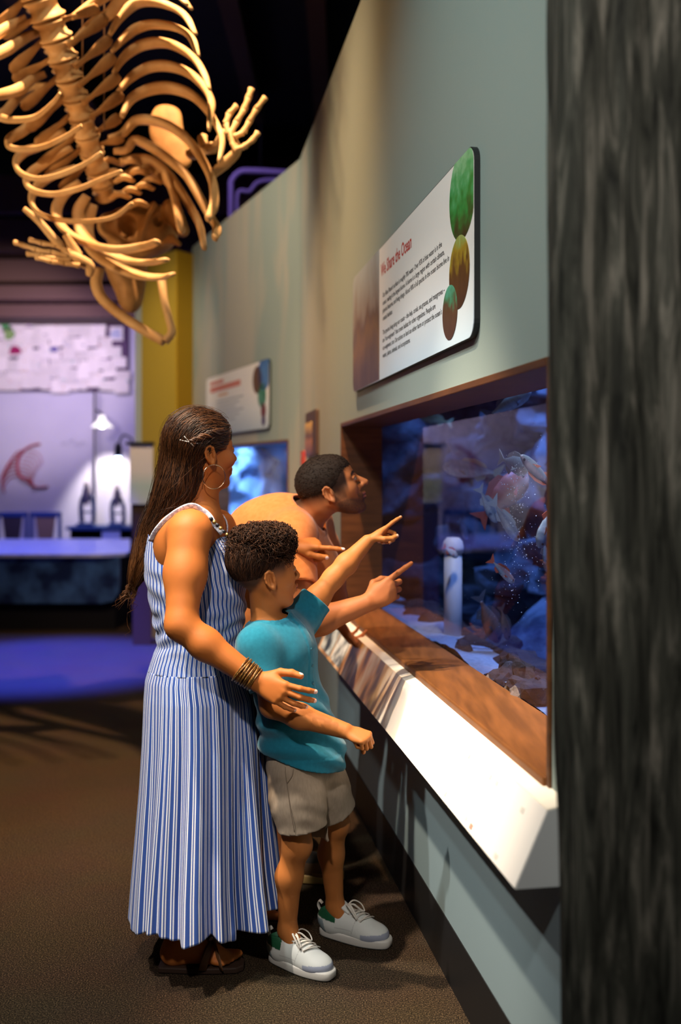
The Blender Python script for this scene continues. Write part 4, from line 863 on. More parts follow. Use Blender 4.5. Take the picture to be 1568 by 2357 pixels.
# chairs behind the table
M_CH = mat('chair_navy', (.02, .05, .17), .5); M_CT = mat('chair_tan', (.26, .14, .08), .6)
for px, lab in ((27, 'navy chair with dark back, left of the tan backed chair behind the table'), (104, 'navy chair with a tan wooden back behind the craft table')):
    c = P(px, 1095, 11.95) * V(1, 1, 0); ch = empty('chair', c, lab, 'chair'); hw = .17
    for s in (-1, 1):
        MB().box(c + V(s * hw, .02, .52), (.035, .035, 1.02)).build('leg', M_CH, ch); MB().box(c + V(s * hw, .36, .24), (.035, .035, .47)).build('leg', M_CH, ch)
    MB().box(c + V(0, .02, 1.0), (2 * hw + .035, .045, .06)).build('top_rail', M_CH, ch, bevel=.01)
    mb = MB(); mb.hexa([c + V(-.06, .01, .5), c + V(.06, .01, .5), c + V(.06, .03, .5), c + V(-.06, .03, .5), c + V(-.12, .01, .98), c + V(.12, .01, .98), c + V(.12, .03, .98), c + V(-.12, .03, .98)]); mb.build('back_splat', M_CT if px > 50 else mat('chair_dark_splat', (.05, .03, .03), .6), ch)
    MB().box(c + V(0, .2, .48), (2 * hw + .05, .40, .04)).build('seat', M_CH, ch, bevel=.01)
# back counter with two microscopes
cx0, cx1 = P(160, 1095, 12.2)[0], P(318, 1095, 12.2)[0]
ct = empty('back_counter', ((cx0 + cx1) / 2, 12.2, 0), 'narrow navy counter against the back wall carrying two microscopes', 'counter')
MB().box(((cx0 + cx1) / 2, 12.28, .83), (cx1 - cx0, .5, .04)).build('counter_top', M_CH, ct); MB().box(((cx0 + cx1) / 2, 12.32, .405), (cx1 - cx0 - .06, .4, .81)).build('counter_body', M_TB, ct)
MB().box((P(262, 1095, 12.2)[0], 12.06, .72), (.22, .02, .16)).build('counter_label', mat('counter_label', (.45, .48, .7), .7), ct)
def microscope(px, s, lab):
    c = V(P(px, 1095, 12.2)[0], 12.2, .852); r = empty('microscope', c, lab, 'microscope'); m = mat('scope_navy', (.015, .03, .10), .35, .5); m2 = mat('scope_grey', (.16, .13, .15), .4)
    MB().box(c + V(0, 0, .02), (.20 * s, .2 * s, .04)).build('base', m, r, bevel=.01)
    MB().tube(catmull([c + V(-.07 * s, .05, .03), c + V(-.085 * s, .05, .2 * s), c + V(-.06 * s, .03, .33 * s), c + V(0, 0, .40 * s)], 16), .03 * s, 8).build('arm', m, r, True); MB().tube(catmull([c + V(.07 * s, .05, .03), c + V(.075 * s, .05, .2 * s), c + V(.05 * s, .03, .33 * s), c + V(0, 0, .40 * s)], 16), .026 * s, 8).build('arm', m, r, True)
    MB().box(c + V(0, -.02, .17 * s), (.15 * s, .14 * s, .022)).build('stage', m, r)
    MB().lathe([(.02 * s, 0), (.025 * s, .02), (.045 * s, .1 * s), (.055 * s, .16 * s), (.05 * s, .2 * s), (.03 * s, .22 * s)], c + V(0, -.01, .25 * s), 14).build('tube', m2, r, True)
    MB().lathe([(.028 * s, 0), (.028 * s, .06 * s), (.035 * s, .08 * s), (.035 * s, .1 * s)], c + V(0, -.01, .44 * s), 12, (.1, -.6, .8)).build('eyepiece', m2, r, True)
microscope(200, 1.0, 'navy microscope left of the other on the back counter'); microscope(270, .92, 'navy microscope nearest the yellow pillar on the back counter')
# lamps: white shaded work lamp on a pole, small spot with a blue glow
M_BK = mat('lamp_black', (.01, .01, .012), .5); M_SH = mat('lamp_shade_white', (.8, .78, .74), .5, emit=(1, .95, .85), estr=1.2)
def work_lamp(px, lab, shade=True):
    b = P(px - 17, 1110, 12.45); t = P(px - 17, 900, 12.45); lp = empty('work_lamp', b, lab, 'lamp')
    MB().tube([V(b[0], b[1], .86), t], .014, 8).build('pole', M_BK, lp, True); h = P(px, 975, 12.12)
    MB().tube(catmull([V(b[0], b[1], P(0, 940, 12.2)[2]), h + V(-.03, .02, .14), h + V(0, 0, .10)], 10), .014, 8).build('arm', M_BK, lp, True)
    MB().lathe([(.035, .10), (.04, .06), (.06, .03), (.13, -.04), (.128, -.045), (.05, .02), (.03, .05)], h, 20).build('shade', M_SH, lp, True)
    MB().lathe([(.001, -.045), (.03, -.035), (.038, -.01), (.03, .02), (.001, .03)], h + V(0, 0, -.01), 12).build('bulb', mat('lamp_bulb', (1, 1, 1), .5, emit=(1, .93, .82), estr=14), lp, True)
    spot('work_lamp_light', h + V(-.02, -.06, -.06), V(h[0] + .05, YB, .95), 110, (1, .93, .80), 75, .5, .05)
work_lamp(235, 'white shaded work lamp on a black pole above the microscopes')
def blue_lamp(px, py, lab, e=20):
    c = P(px, py, 11.6); lp = empty('spot_lamp', c, lab, 'lamp'); MB().lathe([(.03, .0), (.042, .01), (.045, .12), (.03, .16), (.001, .165)], c, 14).build('housing', M_BK, lp, True)
    MB().lathe([(.001, -.02), (.03, -.015), (.038, .0), (.001, .005)], c, 14).build('lens', mat('blue_lens', (.5, .6, 1), .4, emit=(.45, .6, 1), estr=e), lp, True)
    MB().tube(catmull([c + V(0, .02, .15), c + V(.04, .1, .26), c + V(.12, .2, .22)], 10), .012, 8).build('arm', M_BK, lp, True)
    MB().tube([c + V(.12, .2, .22), V(c[0] + .12, c[1] + .2, .0)], .012, 8).build('pole', M_BK, lp, True)
blue_lamp(272, 1052, 'small black spot lamp with a glowing blue lens beside the yellow pillar')
blue_lamp(-210, 1050, 'black spot lamp with blue lens over the far end of the craft table', 30)
work_lamp(-205, 'white shaded work lamp farther left above the craft table')
# framed notice by the pillar
nq = P(326, 1095, 8.6); nb_ = empty('notice_panel', V(nq[0], nq[1], 0), 'pale notice panel on a dark stand in front of the yellow pillar', 'notice')
zt, zb = P(0, 1024, 8.6)[2], P(0, 1160, 8.6)[2]; MB().box((nq[0], 8.6, (zt + zb) / 2), (.20, .02, zt - zb)).build('panel', grad_mat('notice_print', [(0, (.45, .50, .46)), (.3, (.40, .50, .44)), (.55, (.62, .56, .50)), (1, (.66, .56, .50))], 'Z', zb, zt), nb_)
MB().box((nq[0] - .01, 8.59, zt + .012), (.24, .05, .025)).build('top_bar', M_BK, nb_); MB().box((nq[0], 8.63, zb / 2), (.16, .03, zb)).build('stand', mat('stand_brown', (.03, .014, .008), .7), nb_)
# violet lit tubular frame above the far wall
M_VT = mat('violet_frame', (.36, .28, .55), .5)  # violet of the light is put into the tube colour
fp = [P(532, 560, 10.2), P(532, 440, 10.2), P(534, 415, 10.2), P(552, 396, 10.2), P(575, 393, 10.2), P(640, 396, 10.2), P(700, 400, 10.2), P(760, 402, 10.2)]
fr = empty('tubular_frame', P(560, 450, 10.2), 'violet lit tubular frame with rounded corner hung above the far wall', 'frame'); MB().tube(catmull(fp, 50), .028, 10).build('outer_tube', M_VT, fr, True)
MB().tube(catmull([P(546, 520, 10.25), P(548, 445, 10.25), P(575, 440, 10.25), P(598, 418, 10.25), P(660, 414, 10.25), P(740, 418, 10.25)], 40), .02, 10).build('inner_tube', M_VT, fr, True)

for px in (600, 720):
    q = P(px, 395, 10.2); MB().tube([q, V(q[0], q[1], 5.6)], .008, 6).build('hanger_rod', M_BK, fr, True)
# ------------------------------------------------------------------ people
def vnormals(v, q):
    n = np.zeros_like(v); p = v[q]; fn = np.cross(p[:, 2] - p[:, 0], p[:, 3] - p[:, 1])
    for i in range(4): np.add.at(n, q[:, i], fn)
    return n / (np.linalg.norm(n, axis=1)[:, None] + 1e-12)
def basis(fwd, up=(0, 0, 1)):
    f = nrm(fwd); l = nrm(np.cross(up, f)); return np.column_stack([f, l, np.cross(f, l)])

def add_head(B, O, R, S=1.0, male=False, child=False, smile=0):
    w = lambda p: O + R @ (np.array(p, float) * S)
    def E(p, r, k, op='u', rr=None): B.ell(w(p), np.array(r) * S, R if rr is None else R @ (rr / .86), k * S, op)
    def C(a, b, ra, rb, k, op='u'): B.cone(w(a), w(b), ra * S, rb * S, k * S, op)
    E((-.015, 0, .028), (.093, .073, .083), .02)
    E((.036, 0, .03), (.048, .056, .054), .03)
    E((.034, 0, -.04), (.05, .053, .066), .03)
    jw = .05 if male else .045
    for s in (1, -1):
        C((-.012, s * jw, -.045), (.052, s * .018, -.095), .018, .016, .025)
        E((.052, s * .036, -.026), (.026, .024, .024), .02)
        if smile: E((.06, s * .038, -.03), (.024, .02, .02), .016)
        C((.079, s * .012, .016), (.062, s * .045, .014), .009, .009, .014)
        E((.097, s * .031, -.001), (.016, .017, .010), .012, 'c')
        E((.0765, s * .031, -.001), (.0125, .0135, .0125), .003)
        C((.0865, s * .018, .0055), (.077, s * .046, .004), .0036, .0034, .004)
        E((.096, s * .0115, -.031), (.010, .007, .007), .006)
    ch = 0 if child else 1
    E((.066 + .004 * ch, 0, -.098), (.018, .022, .016), .016)
    nl = .106 if child else (.115 if male else .108)
    C((.087, 0, .006), (nl, 0, -.026), .0075, .0105, .012)
    E((.078, 0, -.06), (.016, .028, .022), .016)
    lp = .004 if child else 0
    for a, b, r0, r1 in (((.083, -.022, -.0595), (.0955 + lp, 0, -.057), .0045, .0065), ((.083, .022, -.0595), (.0955 + lp, 0, -.057), .0045, .0065),
                         ((.081, -.019, -.0655), (.0925 + lp, 0, -.0685), .0045, .0075), ((.081, .019, -.0655), (.0925 + lp, 0, -.0685), .0045, .0075)):
        C(a, b, r0, r1, .004)
    for s in (1, -1):       # ears
        tilt = rotz(s * .36) @ roty(-.2) * .86
        e = np.array((-.018, s * .0725, -.016)); T = lambda p: e + tilt @ np.array((p[0], s * p[1], p[2]))
        E(T((0, .004, 0)), (.017, .006, .029), .008, 'u', tilt)
        ring = [(.013, .004, .008), (.012, .009, .022), (.002, .012, .031), (-.010, .013, .027), (-.0165, .013, .012), (-.016, .012, -.004), (-.010, .010, -.018), (-.002, .008, -.028)]
        for a, b in zip(ring[:-1], ring[1:]): C(T(a), T(b), .0036, .0036, .003)
        E(T((.001, .007, -.029)), (.007, .005, .008), .004, 'u', tilt)
        E(T((.001, .016, .001)), (.0100, .0115, .0185), .003, 'c', tilt)
        C(T((.012, .006, .003)), T((.011, .007, -.006)), .004, .004, .004)
        C(T((-.007, .0075, .016)), T((-.009, .0085, -.012)), .003, .003, .003)
def head_local(v, O, R, S): return (v - O) @ R / S
def face_colours(c, q, skin, lip, brow, iris=(.03, .015, .01), browth=1.0):
    x, y, z = q.T; ay = np.abs(y)
    near = (x > .03) & (np.abs(z) < .13) & (x < .13)
    x = np.where(x < .13, x, -9)
    c = mixc(c, near * sstep(.011, .005, np.abs(z + .062) + np.abs(x - .09) * .2) * sstep(.026, .018, ay) * sstep(.074, .082, x), lip)
    c = mixc(c, near * (np.abs(z + .0632) < .0016) * (ay < .021) * (x > .078), (.06, .015, .01))
    eb = sstep(.0055, .0035, np.abs(z - (.0225 - np.maximum(ay - .034, 0) * .5))) * sstep(.012, .016, ay) * sstep(.052, .046, ay) * (x > .045)
    c = mixc(c, eb * .85 * browth, brow)
    de = np.sqrt((x - .0765) ** 2 + (ay - .031) ** 2 + ((z + .001)) ** 2)
    eye = (de < .0142) & (x > .076) & (z < .0028) & (z > -.0038)
    c = mixc(c, eye * 1.0, (.25, .2, .17)); c = mixc(c, (eye & (np.hypot(ay - .032, z) < .0066)) * 1.0, iris)  # eye whites darkened: shade is mixed into their colour
    c = mixc(c, ((np.abs(z - .0048) < .0016) & (ay > .016) & (ay < .046) & (x > .072)) * .9, (.02, .01, .008))
    return c

def add_hand(B, W, D, Np, Sd, S, curls, thumb, spread=(.10, .02, -.05, -.13)):
    """curls: four (mcp, pip, dip) in degrees; thumb: three directions in (D, Sd, Np) parts. Returns nail spots."""
    D = nrm(D); Sd = nrm(np.asarray(Sd) - D * np.dot(Sd, D)); Np = np.asarray(Np); n = np.cross(D, Sd); Np = n if np.dot(n, Np) > 0 else -n
    base = [(.090, .027), (.094, .009), (.088, -.010), (.079, -.027)]
    lens = [(.043, .026, .022), (.047, .030, .023), (.043, .028, .022), (.033, .021, .019)]; rad = [.0092, .0094, .0088, .0078]
    nails = []; tips = []
    for i in range(4):
        b = W + (D * base[i][0] + Sd * base[i][1]) * S
        B.cone(W + (D * .012 + Sd * base[i][1] * .5) * S, b, .0145 * S, (rad[i] + .0022) * S, .012 * S)
        d0 = nrm(D + Sd * math.tan(spread[i])); p = b; a = 0; r = rad[i] * S
        for j in range(3):
            a += math.radians(curls[i][j]); d = d0 * math.cos(a) + Np * math.sin(a); e = p + d * lens[i][j] * S; r2 = r * (.93 if j < 2 else .86)
            B.cone(p, e, r, r2, .0035 * S if j or True else .006 * S); p, r = e, r2
        up = -(Np * math.cos(a) - d0 * math.sin(a)); nails.append((p + up * r * .75 - d * .001, up, d)); tips.append(p + d * r)
    B.ell(W + (D * .052 + Np * .003) * S, np.array((.044, .037, .0145)) * S, np.column_stack([D, Sd, np.cross(D, Sd)]), .012 * S)
    p = W + (D * .022 + Sd * .022 + Np * .006) * S; r = .0135 * S
    B.ell(W + (D * .036 + Sd * .022 + Np * .008) * S, np.array((.028, .016, .014)) * S, np.column_stack([nrm(D + .6 * Sd), nrm(Sd - .6 * D), np.cross(D, Sd)]), .012 * S)
    for j, (dd, L) in enumerate(zip(thumb, (.044, .034, .028))):
        d = nrm(D * dd[0] + Sd * dd[1] + Np * dd[2]); e = p + d * L * S; r2 = r * (.86, .93, .84)[j]
        B.cone(p, e, r, r2, .005 * S); p, r = e, r2
    nails.append((p + nrm(Sd - d * np.dot(Sd, d)) * r * .7, Sd, d)); tips.append(p + d * r)
    return nails, tips
def nail_colours(c, v, nails, col, r=.0052):
    for p, up, d in nails:
        q = v - p; m = ((np.linalg.norm(q, axis=1) < r * 1.3) & ((q @ up) > -.0035)) * 1.0; c = mixc(c, m, col)
    return c
def strands(name, sdf, seeds, flow, steps, step, off, rad, m, parent, cols, curl=0, curlr=0, seed=0, jitter=.3, lift=0, zmin=None):
    """hair strands that follow a flow along the surface of a hair volume"""
    rs = np.random.RandomState(seed); n = len(seeds); p = seeds.copy(); g = sdf.grad(p); pts = []
    ph = rs.rand(n) * 6.28; o = off[0] + (off[1] - off[0]) * rs.rand(n); jit = rs.randn(n, 3) * jitter
    ln = step * (.6 + .8 * rs.rand(n)); cr = curlr * (.5 + rs.rand(n))
    if zmin is not None: ln = np.minimum(ln, np.maximum((seeds[:, 2] - zmin + .05 * rs.randn(n)) * 1.2, .015) / steps)
    for k in range(steps):
        d = sdf.at(p); g = sdf.grad(p); p = p + g * np.where(np.abs(o - d) < .03, np.clip((o - d) * .8, -.004, .012), 0)[:, None]
        w = flow(p) + jit; w = w - g * ((w * g).sum(1) - lift)[:, None]; w /= np.linalg.norm(w, axis=1)[:, None] + 1e-9
        s = np.cross(w, g); q = p
        if curl:
            a = ph + k * curl; gr = min(1, k / 3); q = p + (s * np.cos(a)[:, None] + g * (np.sin(a) + .9)[:, None]) * cr[:, None] * gr
        pts.append(q); p = p + w * ln[:, None]
    pts = np.stack(pts, 1)                                  # n, steps, 3
    t = np.gradient(pts, axis=1); t /= np.linalg.norm(t, axis=2)[..., None] + 1e-9
    u = np.cross(t, np.array([.31, .52, .79])); u /= np.linalg.norm(u, axis=2)[..., None] + 1e-9; ww = np.cross(t, u)
    prof = np.interp(np.linspace(0, 1, steps), [0, .12, .75, 1], [.6, 1, .9, .15]) * rad; vv = []
    for a in (0, 2.094, 4.189): vv.append(pts + (u * math.cos(a) + ww * math.sin(a)) * prof[None, :, None])
    vv = np.stack(vv, 2).reshape(-1, 3); f = []; idx = np.arange(n)[:, None] * steps * 3
    for k in range(steps - 1):
        for i in range(3):
            j = (i + 1) % 3; f.append(np.concatenate([idx + k * 3 + i, idx + k * 3 + j, idx + (k + 1) * 3 + j, idx + (k + 1) * 3 + i], 1))
    f = np.concatenate(f, 0)
    tone = rs.rand(n); c = cols(np.repeat(tone, steps * 3), vv)
    return link_mesh(name, vv, f, m, parent, True, c)

def skin_mat(name):
    m = mat(name, attr='Col', rough=.6, spec=.28, sss=.05, bump=(420, .08, .0008)); return m
M_SKIN = skin_mat('skin'); M_HAIR = mat('hair', attr='Col', rough=.42, spec=.4); M_HAIRS = mat('short_hair', attr='Col', rough=.75, spec=.2)
def body_obj(name, B, h, fine, colf, parent, m=None, disp=None):
    lo, hi = B.bounds(); v, q = mesh_zones(B, lo, hi, h, fine)
    if disp is not None: v = v + vnormals(v, q) * disp(v)[:, None]
    return link_mesh(name, v, q, m or M_SKIN, parent, True, colf(v))
def cube(c, r): c = np.array(c); return (c - r, c + r)
# ---------- woman in the striped dress
def woman():
    base = (-.42, 3.05, 0)
    root = empty('person', base, 'woman with long brown hair in a blue and white striped sleeveless long dress', 'person', None)
    F = nrm((math.cos(.2), math.sin(.2), 0)); Lf = np.array((-F[1], F[0], 0)); R0 = np.column_stack([F, Lf, (0, 0, 1)])
    B = SDF()
    pel = P(468, 1585, 3.05); wai = P(460, 1455, 3.05); che = P(447, 1310, 3.05); nb = P(462, 1185, 3.05)
    B.ell(pel, (.105, .125, .11), R0, .05); B.ell(wai, (.08, .1, .13), R0, .06); B.ell(che + F * -.005, (.105, .125, .15), R0, .06)
    B.ell(P(432, 1235, 3.05), (.075, .125, .085), R0, .05)           # upper back
    B.ell(P(392, 1252, 2.965), (.05, .055, .085), R0, .04)
    for s in (1, -1): B.ell(che + F * .06 + Lf * s * .055 + V(0, 0, -.02), (.042, .045, .05), R0, .04)
    shR = P(437, 1228, 2.885); shL = P(500, 1215, 3.22)
    elR = P(417, 1438, 2.79); wrR = P(590, 1566, 2.775)
    hd = P(466, 1036, 3.05)
    B.cone(nb + V(0, 0, -.03), P(466, 1090, 3.05), .056, .050, .04)
    B.cone(nb + V(0, 0, -.035), shR + V(0, 0.02, .012), .05, .05, .05); B.cone(nb + V(0, 0, -.035), shL, .05, .05, .05)
    B.chain([shR, shR * .55 + elR * .45 + V(-.002, 0, 0), elR], [.064, .056, .043], .035)
    fm = elR * .68 + wrR * .32 + V(0, 0, -.004)
    B.chain([elR, fm, wrR], [.041, .043, .029], .025)
    D = nrm(P(698, 1622, 2.71) - wrR)
    nR, tips = add_hand(B, wrR, D, (.15, 1, -.25), (.45, 0, 1), .97, [(16, 22, 14), (22, 28, 18), (26, 30, 18), (26, 30, 18)],
                        [(.75, .62, .15), (.95, .35, .12), (1, .12, .15)], (.16, .03, -.09, -.2))
    elL = P(585, 1370, 3.33); wrL = P(672, 1254, 3.31)
    B.chain([shL, (shL + elL) / 2, elL], [.056, .05, .042], .03); B.chain([elL, elL * .65 + wrL * .35, wrL], [.041, .042, .028], .025)
    DL = nrm(P(786, 1250, 3.31) - wrL)
    nL, _ = add_hand(B, wrL, DL, (.1, .25, -1), (.1, -1, -.45), .95, [(2, 3, 2), (60, 80, 40), (70, 85, 45), (75, 85, 45)], [(.85, .35, .3), (1, .12, .25), (1, -.05, .15)])
    for s, kx, fx, fd in ((-1, 455, 455, 2.95), (1, 480, 545, 3.24)):          # legs
        hip = pel + Lf * s * .075 + V(0, 0, -.05); kn = V(0, 0, .48) + (hip + F * .02) * V(1, 1, 0)
        heel = P(412 if s < 0 else 520, 1095, 2.96 if s < 0 else 3.25) * V(1, 1, 0) + V(0, 0, .085)
        B.chain([hip, hip * .5 + kn * .5, kn], [.078, .07, .054], .04); B.chain([kn, kn * .6 + heel * .4 + F * -.012, heel], [.054, .053, .034], .03)
        fd_ = nrm((math.cos(.02 if s < 0 else .1), math.sin(.02 if s < 0 else .1), 0)); sl = V(-fd_[1], fd_[0], 0)
        g = heel * V(1, 1, 0)
        B.ell(g - fd_ * .02 + V(0, 0, .05), (.036, .03, .032), None, .03); B.cone(heel, g + fd_ * .1 + V(0, 0, .047), .032, .026, .03)
        B.cone(g - fd_ * .01 + V(0, 0, .045), g + fd_ * .135 + V(0, 0, .036), .028, .018, .03)
        for t, (ln, off_, rr) in enumerate(((.185, .024, .0125), (.178, .008, .0095), (.168, -.006, .009), (.157, -.019, .0085), (.143, -.031, .0085))):
            o_ = -off_ * s if s < 0 else off_ * -1
            o_ = off_ if s < 0 else -off_
            B.cone(g + fd_ * .11 + sl * o_ + V(0, 0, .036), g + fd_ * (ln - .01) + sl * o_ * 1.15 + V(0, 0, .031), .012, rr, .008)
    th = math.radians(39); Rh = basis((math.cos(th), math.sin(th), .02)); HS = 1.04
    add_head(B, hd, Rh, HS, smile=1)
    SK = (.42, .126, .025)
    def colf(v):
        c = np.tile(SK, (len(v), 1)); q = head_local(v, hd, Rh, HS)
        c *= (1 + .08 * fbm(v, 25, 2))[:, None]
        cheek = np.exp(-(((q - V(.06, -.045, -.03)) / .03) ** 2).sum(1)); c = mixc(c, cheek * .3, (.6, .16, .07))
        c = face_colours(c, q, SK, (.45, .09, .06), (.03, .014, .007))
        c = mixc(c, ((q[:, 2] > .02) & (q[:, 0] < .055) & (np.abs(q[:, 2]) < .14) & (np.abs(q[:, 1]) < .12) & (q[:, 0] > -.13)) * .9, (.045, .018, .008))
        c = nail_colours(c, v, nR + nL, (.78, .52, .46))
        return c
    fine = [(*cube(hd + V(0, 0, -.005), .145), .0023), (*cube(wrR + D * .09, .115), .002), (*cube(wrL + DL * .085, .105), .0022)]
    body_obj('body', B, .006, fine, colf, root)
    # hair: volume plus strands
    H = SDF(); w_ = lambda p: hd + Rh @ (np.array(p) * HS)
    H.ell(w_((-.02, 0, .034)), np.array((.098, .081, .087)) * HS, Rh, .02)
    H.ell(w_((.03, 0, .055)), np.array((.052, .062, .05)) * HS, Rh, .02)
    fall = [P(440, 1040, 3.06), P(420, 1110, 3.06), P(396, 1170, 3.07), P(358, 1226, 3.07), P(334, 1280, 3.06), P(316, 1325, 3.05)]
    fr = [(.085, .085), (.072, .095), (.06, .09), (.040, .074), (.022, .052), (.006, .026)]
    for i in range(len(fall) - 1):
        for t in (0, .34, .67):
            p = fall[i] * (1 - t) + fall[i + 1] * t; a = np.array(fr[i]) * (1 - t) + np.array(fr[i + 1]) * t
            tg = nrm(fall[i + 1] - fall[i]); y = nrm(V(0, 1, 0) - tg * tg[1]); x = np.cross(y, tg)
            H.ell(p, (a[0], a[1], .05), np.column_stack([x, y, tg]), .02)
    # cut away face and ears
    H.ell(w_((.125, 0, -.03)), np.array((.075, .10, .10)) * HS, Rh, .015, 'c')
    H.ell(w_((.03, -.095, -.052)), np.array((.052, .06, .062)) * HS, Rh, .012, 'c'); H.ell(w_((.03, .095, -.055)), np.array((.052, .06, .062)) * HS, Rh, .012, 'c')
    path = np.array([w_((.10, 0, .06)), w_((.05, 0, .045)), w_((-.03, 0, .03))] + fall[1:])
    tp = catmull(path, 60); tt = np.gradient(tp, axis=0); tt /= np.linalg.norm(tt, axis=1)[:, None]
    def flow(p):
        d = ((p[:, None, :] - tp[None]) ** 2).sum(2); i = d.argmin(1); return tt[i]
    lo, hi = H.bounds(); v, q = H.mesh(lo, hi, .0045); N = vnormals(v, q)
    g = np.abs(fbm(v * V(1, 1, .25) + flow(v) * 0, 90, 2)); v2 = v - N * (g * .004)[:, None]
    def hcol(t, p):
        z = p[:, 2]; tip = sstep(1.36, 1.16, z); dark = np.array((.012, .0045, .002)); lit = np.array((.11, .038, .011)); tipc = np.array((.20, .072, .018))
        tq = t[:, None] ** 1.8; c = dark * (1 - tq) + lit * tq; return mixc(c, tip * (.35 + .6 * t), tipc)
    hv = link_mesh('hair', v2, q, M_HAIR, root, True, hcol(np.full(len(v2), .25), v2))
    sel = NR.choice(len(v), 6000); sd = v[sel]; sd = sd[sd[:, 2] > 1.2]
    strands('hair_strands', H, sd, flow, 15, .017, (.0, .006), .0010, M_HAIR, hv, hcol, seed=3, jitter=.16, zmin=1.15)
    tips_ = v[(v[:, 2] < 1.30)]; sd = tips_[NR.choice(len(tips_), 1300)]
    strands('hair_tips', H, sd, lambda p: np.tile(nrm(fall[-1] - fall[-2] + V(-.0, 0, -.02)), (len(p), 1)), 14, .015, (-.012, .008), .0009, M_HAIR, hv, hcol, seed=4, jitter=.22, lift=.12, zmin=1.13)
    sd = v[NR.choice(len(v), 420)]; strands('hair_flyaways', H, sd[sd[:, 2] > 1.25], flow, 16, .016, (.005, .016), .0005, M_HAIR, hv, hcol, seed=14, jitter=.3, zmin=1.15)
    # twisted lock pinned back above the ear
    ctr = catmull([P(536, 985, 2.98), P(510, 992, 2.93), P(480, 1002, 2.92), P(452, 1012, 2.93), P(436, 1016, 2.94)], 40)
    for it in range(30): ctr = ctr + H.grad(ctr) * np.clip(.003 - H.at(ctr), -.02, .02)[:, None] * .6
    t_, u_, w__ = frames(ctr)
    for k in range(9):
        ph = 2 * math.pi * k / 9; rr = .0045 + .003 * (k % 3) / 2; amp = np.interp(np.linspace(0, 1, 40), [0, .2, .8, 1], [.8, 1.5, 1.0, .5])[:, None]
        a_ = np.linspace(0, 9, 40)[:, None] + ph; pts = ctr + (u_ * np.cos(a_) + w__ * np.sin(a_)) * rr * amp
        vv, ff = tube(pts, [.0032] * 40, 5); link_mesh('hair_twist', vv, ff, M_HAIR, hv, True, hcol(np.full(len(vv), .25 + .09 * k), vv))
    M_PIN = mat('pearl_pin', (.85, .78, .70), .25, .6, metal=.4)
    for a, b in (((411, 1013), (458, 1023)), ((422, 1003), (448, 1031))):
        pa = P(*a, 2.93); pb = P(*b, 2.93); n_ = 14; pts = np.linspace(pa, pb, n_)
        for it in range(30):
            d = H.at(pts); pts = pts + H.grad(pts) * np.clip(.0045 - d, -.02, .02)[:, None] * .7
        mb = MB(); mb.tube(pts, .0022, 6); mb.build('hair_pin', M_PIN, root, True)
    # hoop earring hanging from the right lobe
    ear = w_((-.012, -.083, -.044)); c = ear + V(0, -.004, -.036); th_ = np.linspace(0, 2 * math.pi, 49)
    ex = nrm(Rh[:, 0] * .9 + V(.2, -.05, 0)); mb = MB(); mb.tube([c + .036 * (ex * math.sin(t) + V(0, 0, 1) * math.cos(t)) for t in th_], .0011, 6); mb.build('hoop_earring', mat('earring_gold', (.95, .78, .5), .15, .6, metal=1), root, True)
    # bracelets: a stack of thin beaded strings round the wrist
    M_BEAD = mat('bronze_beads', (.33, .16, .035), .35, .5, metal=.3, noise=(400, 1, (.06, .025, .01), .1)); ax = nrm(wrR - fm)
    u = nrm(np.cross(ax, (0, 1, 0))); wv = np.cross(ax, u)
    for k in range(13):
        cc = wrR - ax * (.004 + .0042 * k); tl = (RNG.random() - .5) * .3; pts = []
        rr = .0325 + .0012 * (k % 2) + .0004 * k
        for t in np.linspace(0, 2 * math.pi, 33): pts.append(cc + rr * (u * math.cos(t) + wv * math.sin(t)) + ax * tl * rr * math.sin(t + k))
        mb = MB(); mb.tube(pts, [.0021 + .0006 * (i % 2) for i in range(33)], 6); mb.build('bracelet', M_BEAD, root, True)
    # dress
    def dress_mat(name):
        m = bpy.data.materials.new(name); t = nt(m); Nn = t.nodes; L = t.links; b = Nn['Principled BSDF']; b.inputs['Roughness'].default_value = .85; b.inputs['Specular IOR Level'].default_value = .15; b.inputs['Sheen Weight'].default_value = .15
        a = Nn.new('ShaderNodeAttribute'); a.attribute_name = 'stripe'; fr_ = Nn.new('ShaderNodeMath'); fr_.operation = 'FRACT'; L.new(a.outputs['Fac'], fr_.inputs[0])
        cr = Nn.new('ShaderNodeValToRGB'); cr.color_ramp.interpolation = 'LINEAR'; e = cr.color_ramp.elements
        blue = (.035, .085, .33, 1); wh = (.74, .76, .84, 1); e[0].position = 0; e[0].color = blue; e[1].position = .08; e[1].color = blue
        for p_, c_ in ((.11, wh), (.25, wh), (.28, blue), (.40, blue), (.43, wh), (.57, wh), (.60, blue), (.99, blue)):
            k_ = e.new(p_); k_.color = c_
        L.new(fr_.outputs[0], cr.inputs['Fac'])
        tc = Nn.new('ShaderNodeTexCoord'); nz = Nn.new('ShaderNodeTexNoise'); nz.inputs['Scale'].default_value = 500; L.new(tc.outputs['Object'], nz.inputs['Vector'])
        mx = Nn.new('ShaderNodeMix'); mx.data_type = 'RGBA'; mx.blend_type = 'MULTIPLY'; mx.inputs['Factor'].default_value = .45; L.new(cr.outputs['Color'], mx.inputs['A']); L.new(nz.outputs['Color'], mx.inputs['B'])
        sc_ = Nn.new('ShaderNodeMix'); sc_.data_type = 'RGBA'; sc_.blend_type = 'ADD'; sc_.inputs['Factor'].default_value = .25; L.new(mx.outputs['Result'], sc_.inputs['A']); L.new(cr.outputs['Color'], sc_.inputs['B'])
        L.new(sc_.outputs['Result'], b.inputs['Base Color']); return m
    M_DRESS = dress_mat('striped_linen')
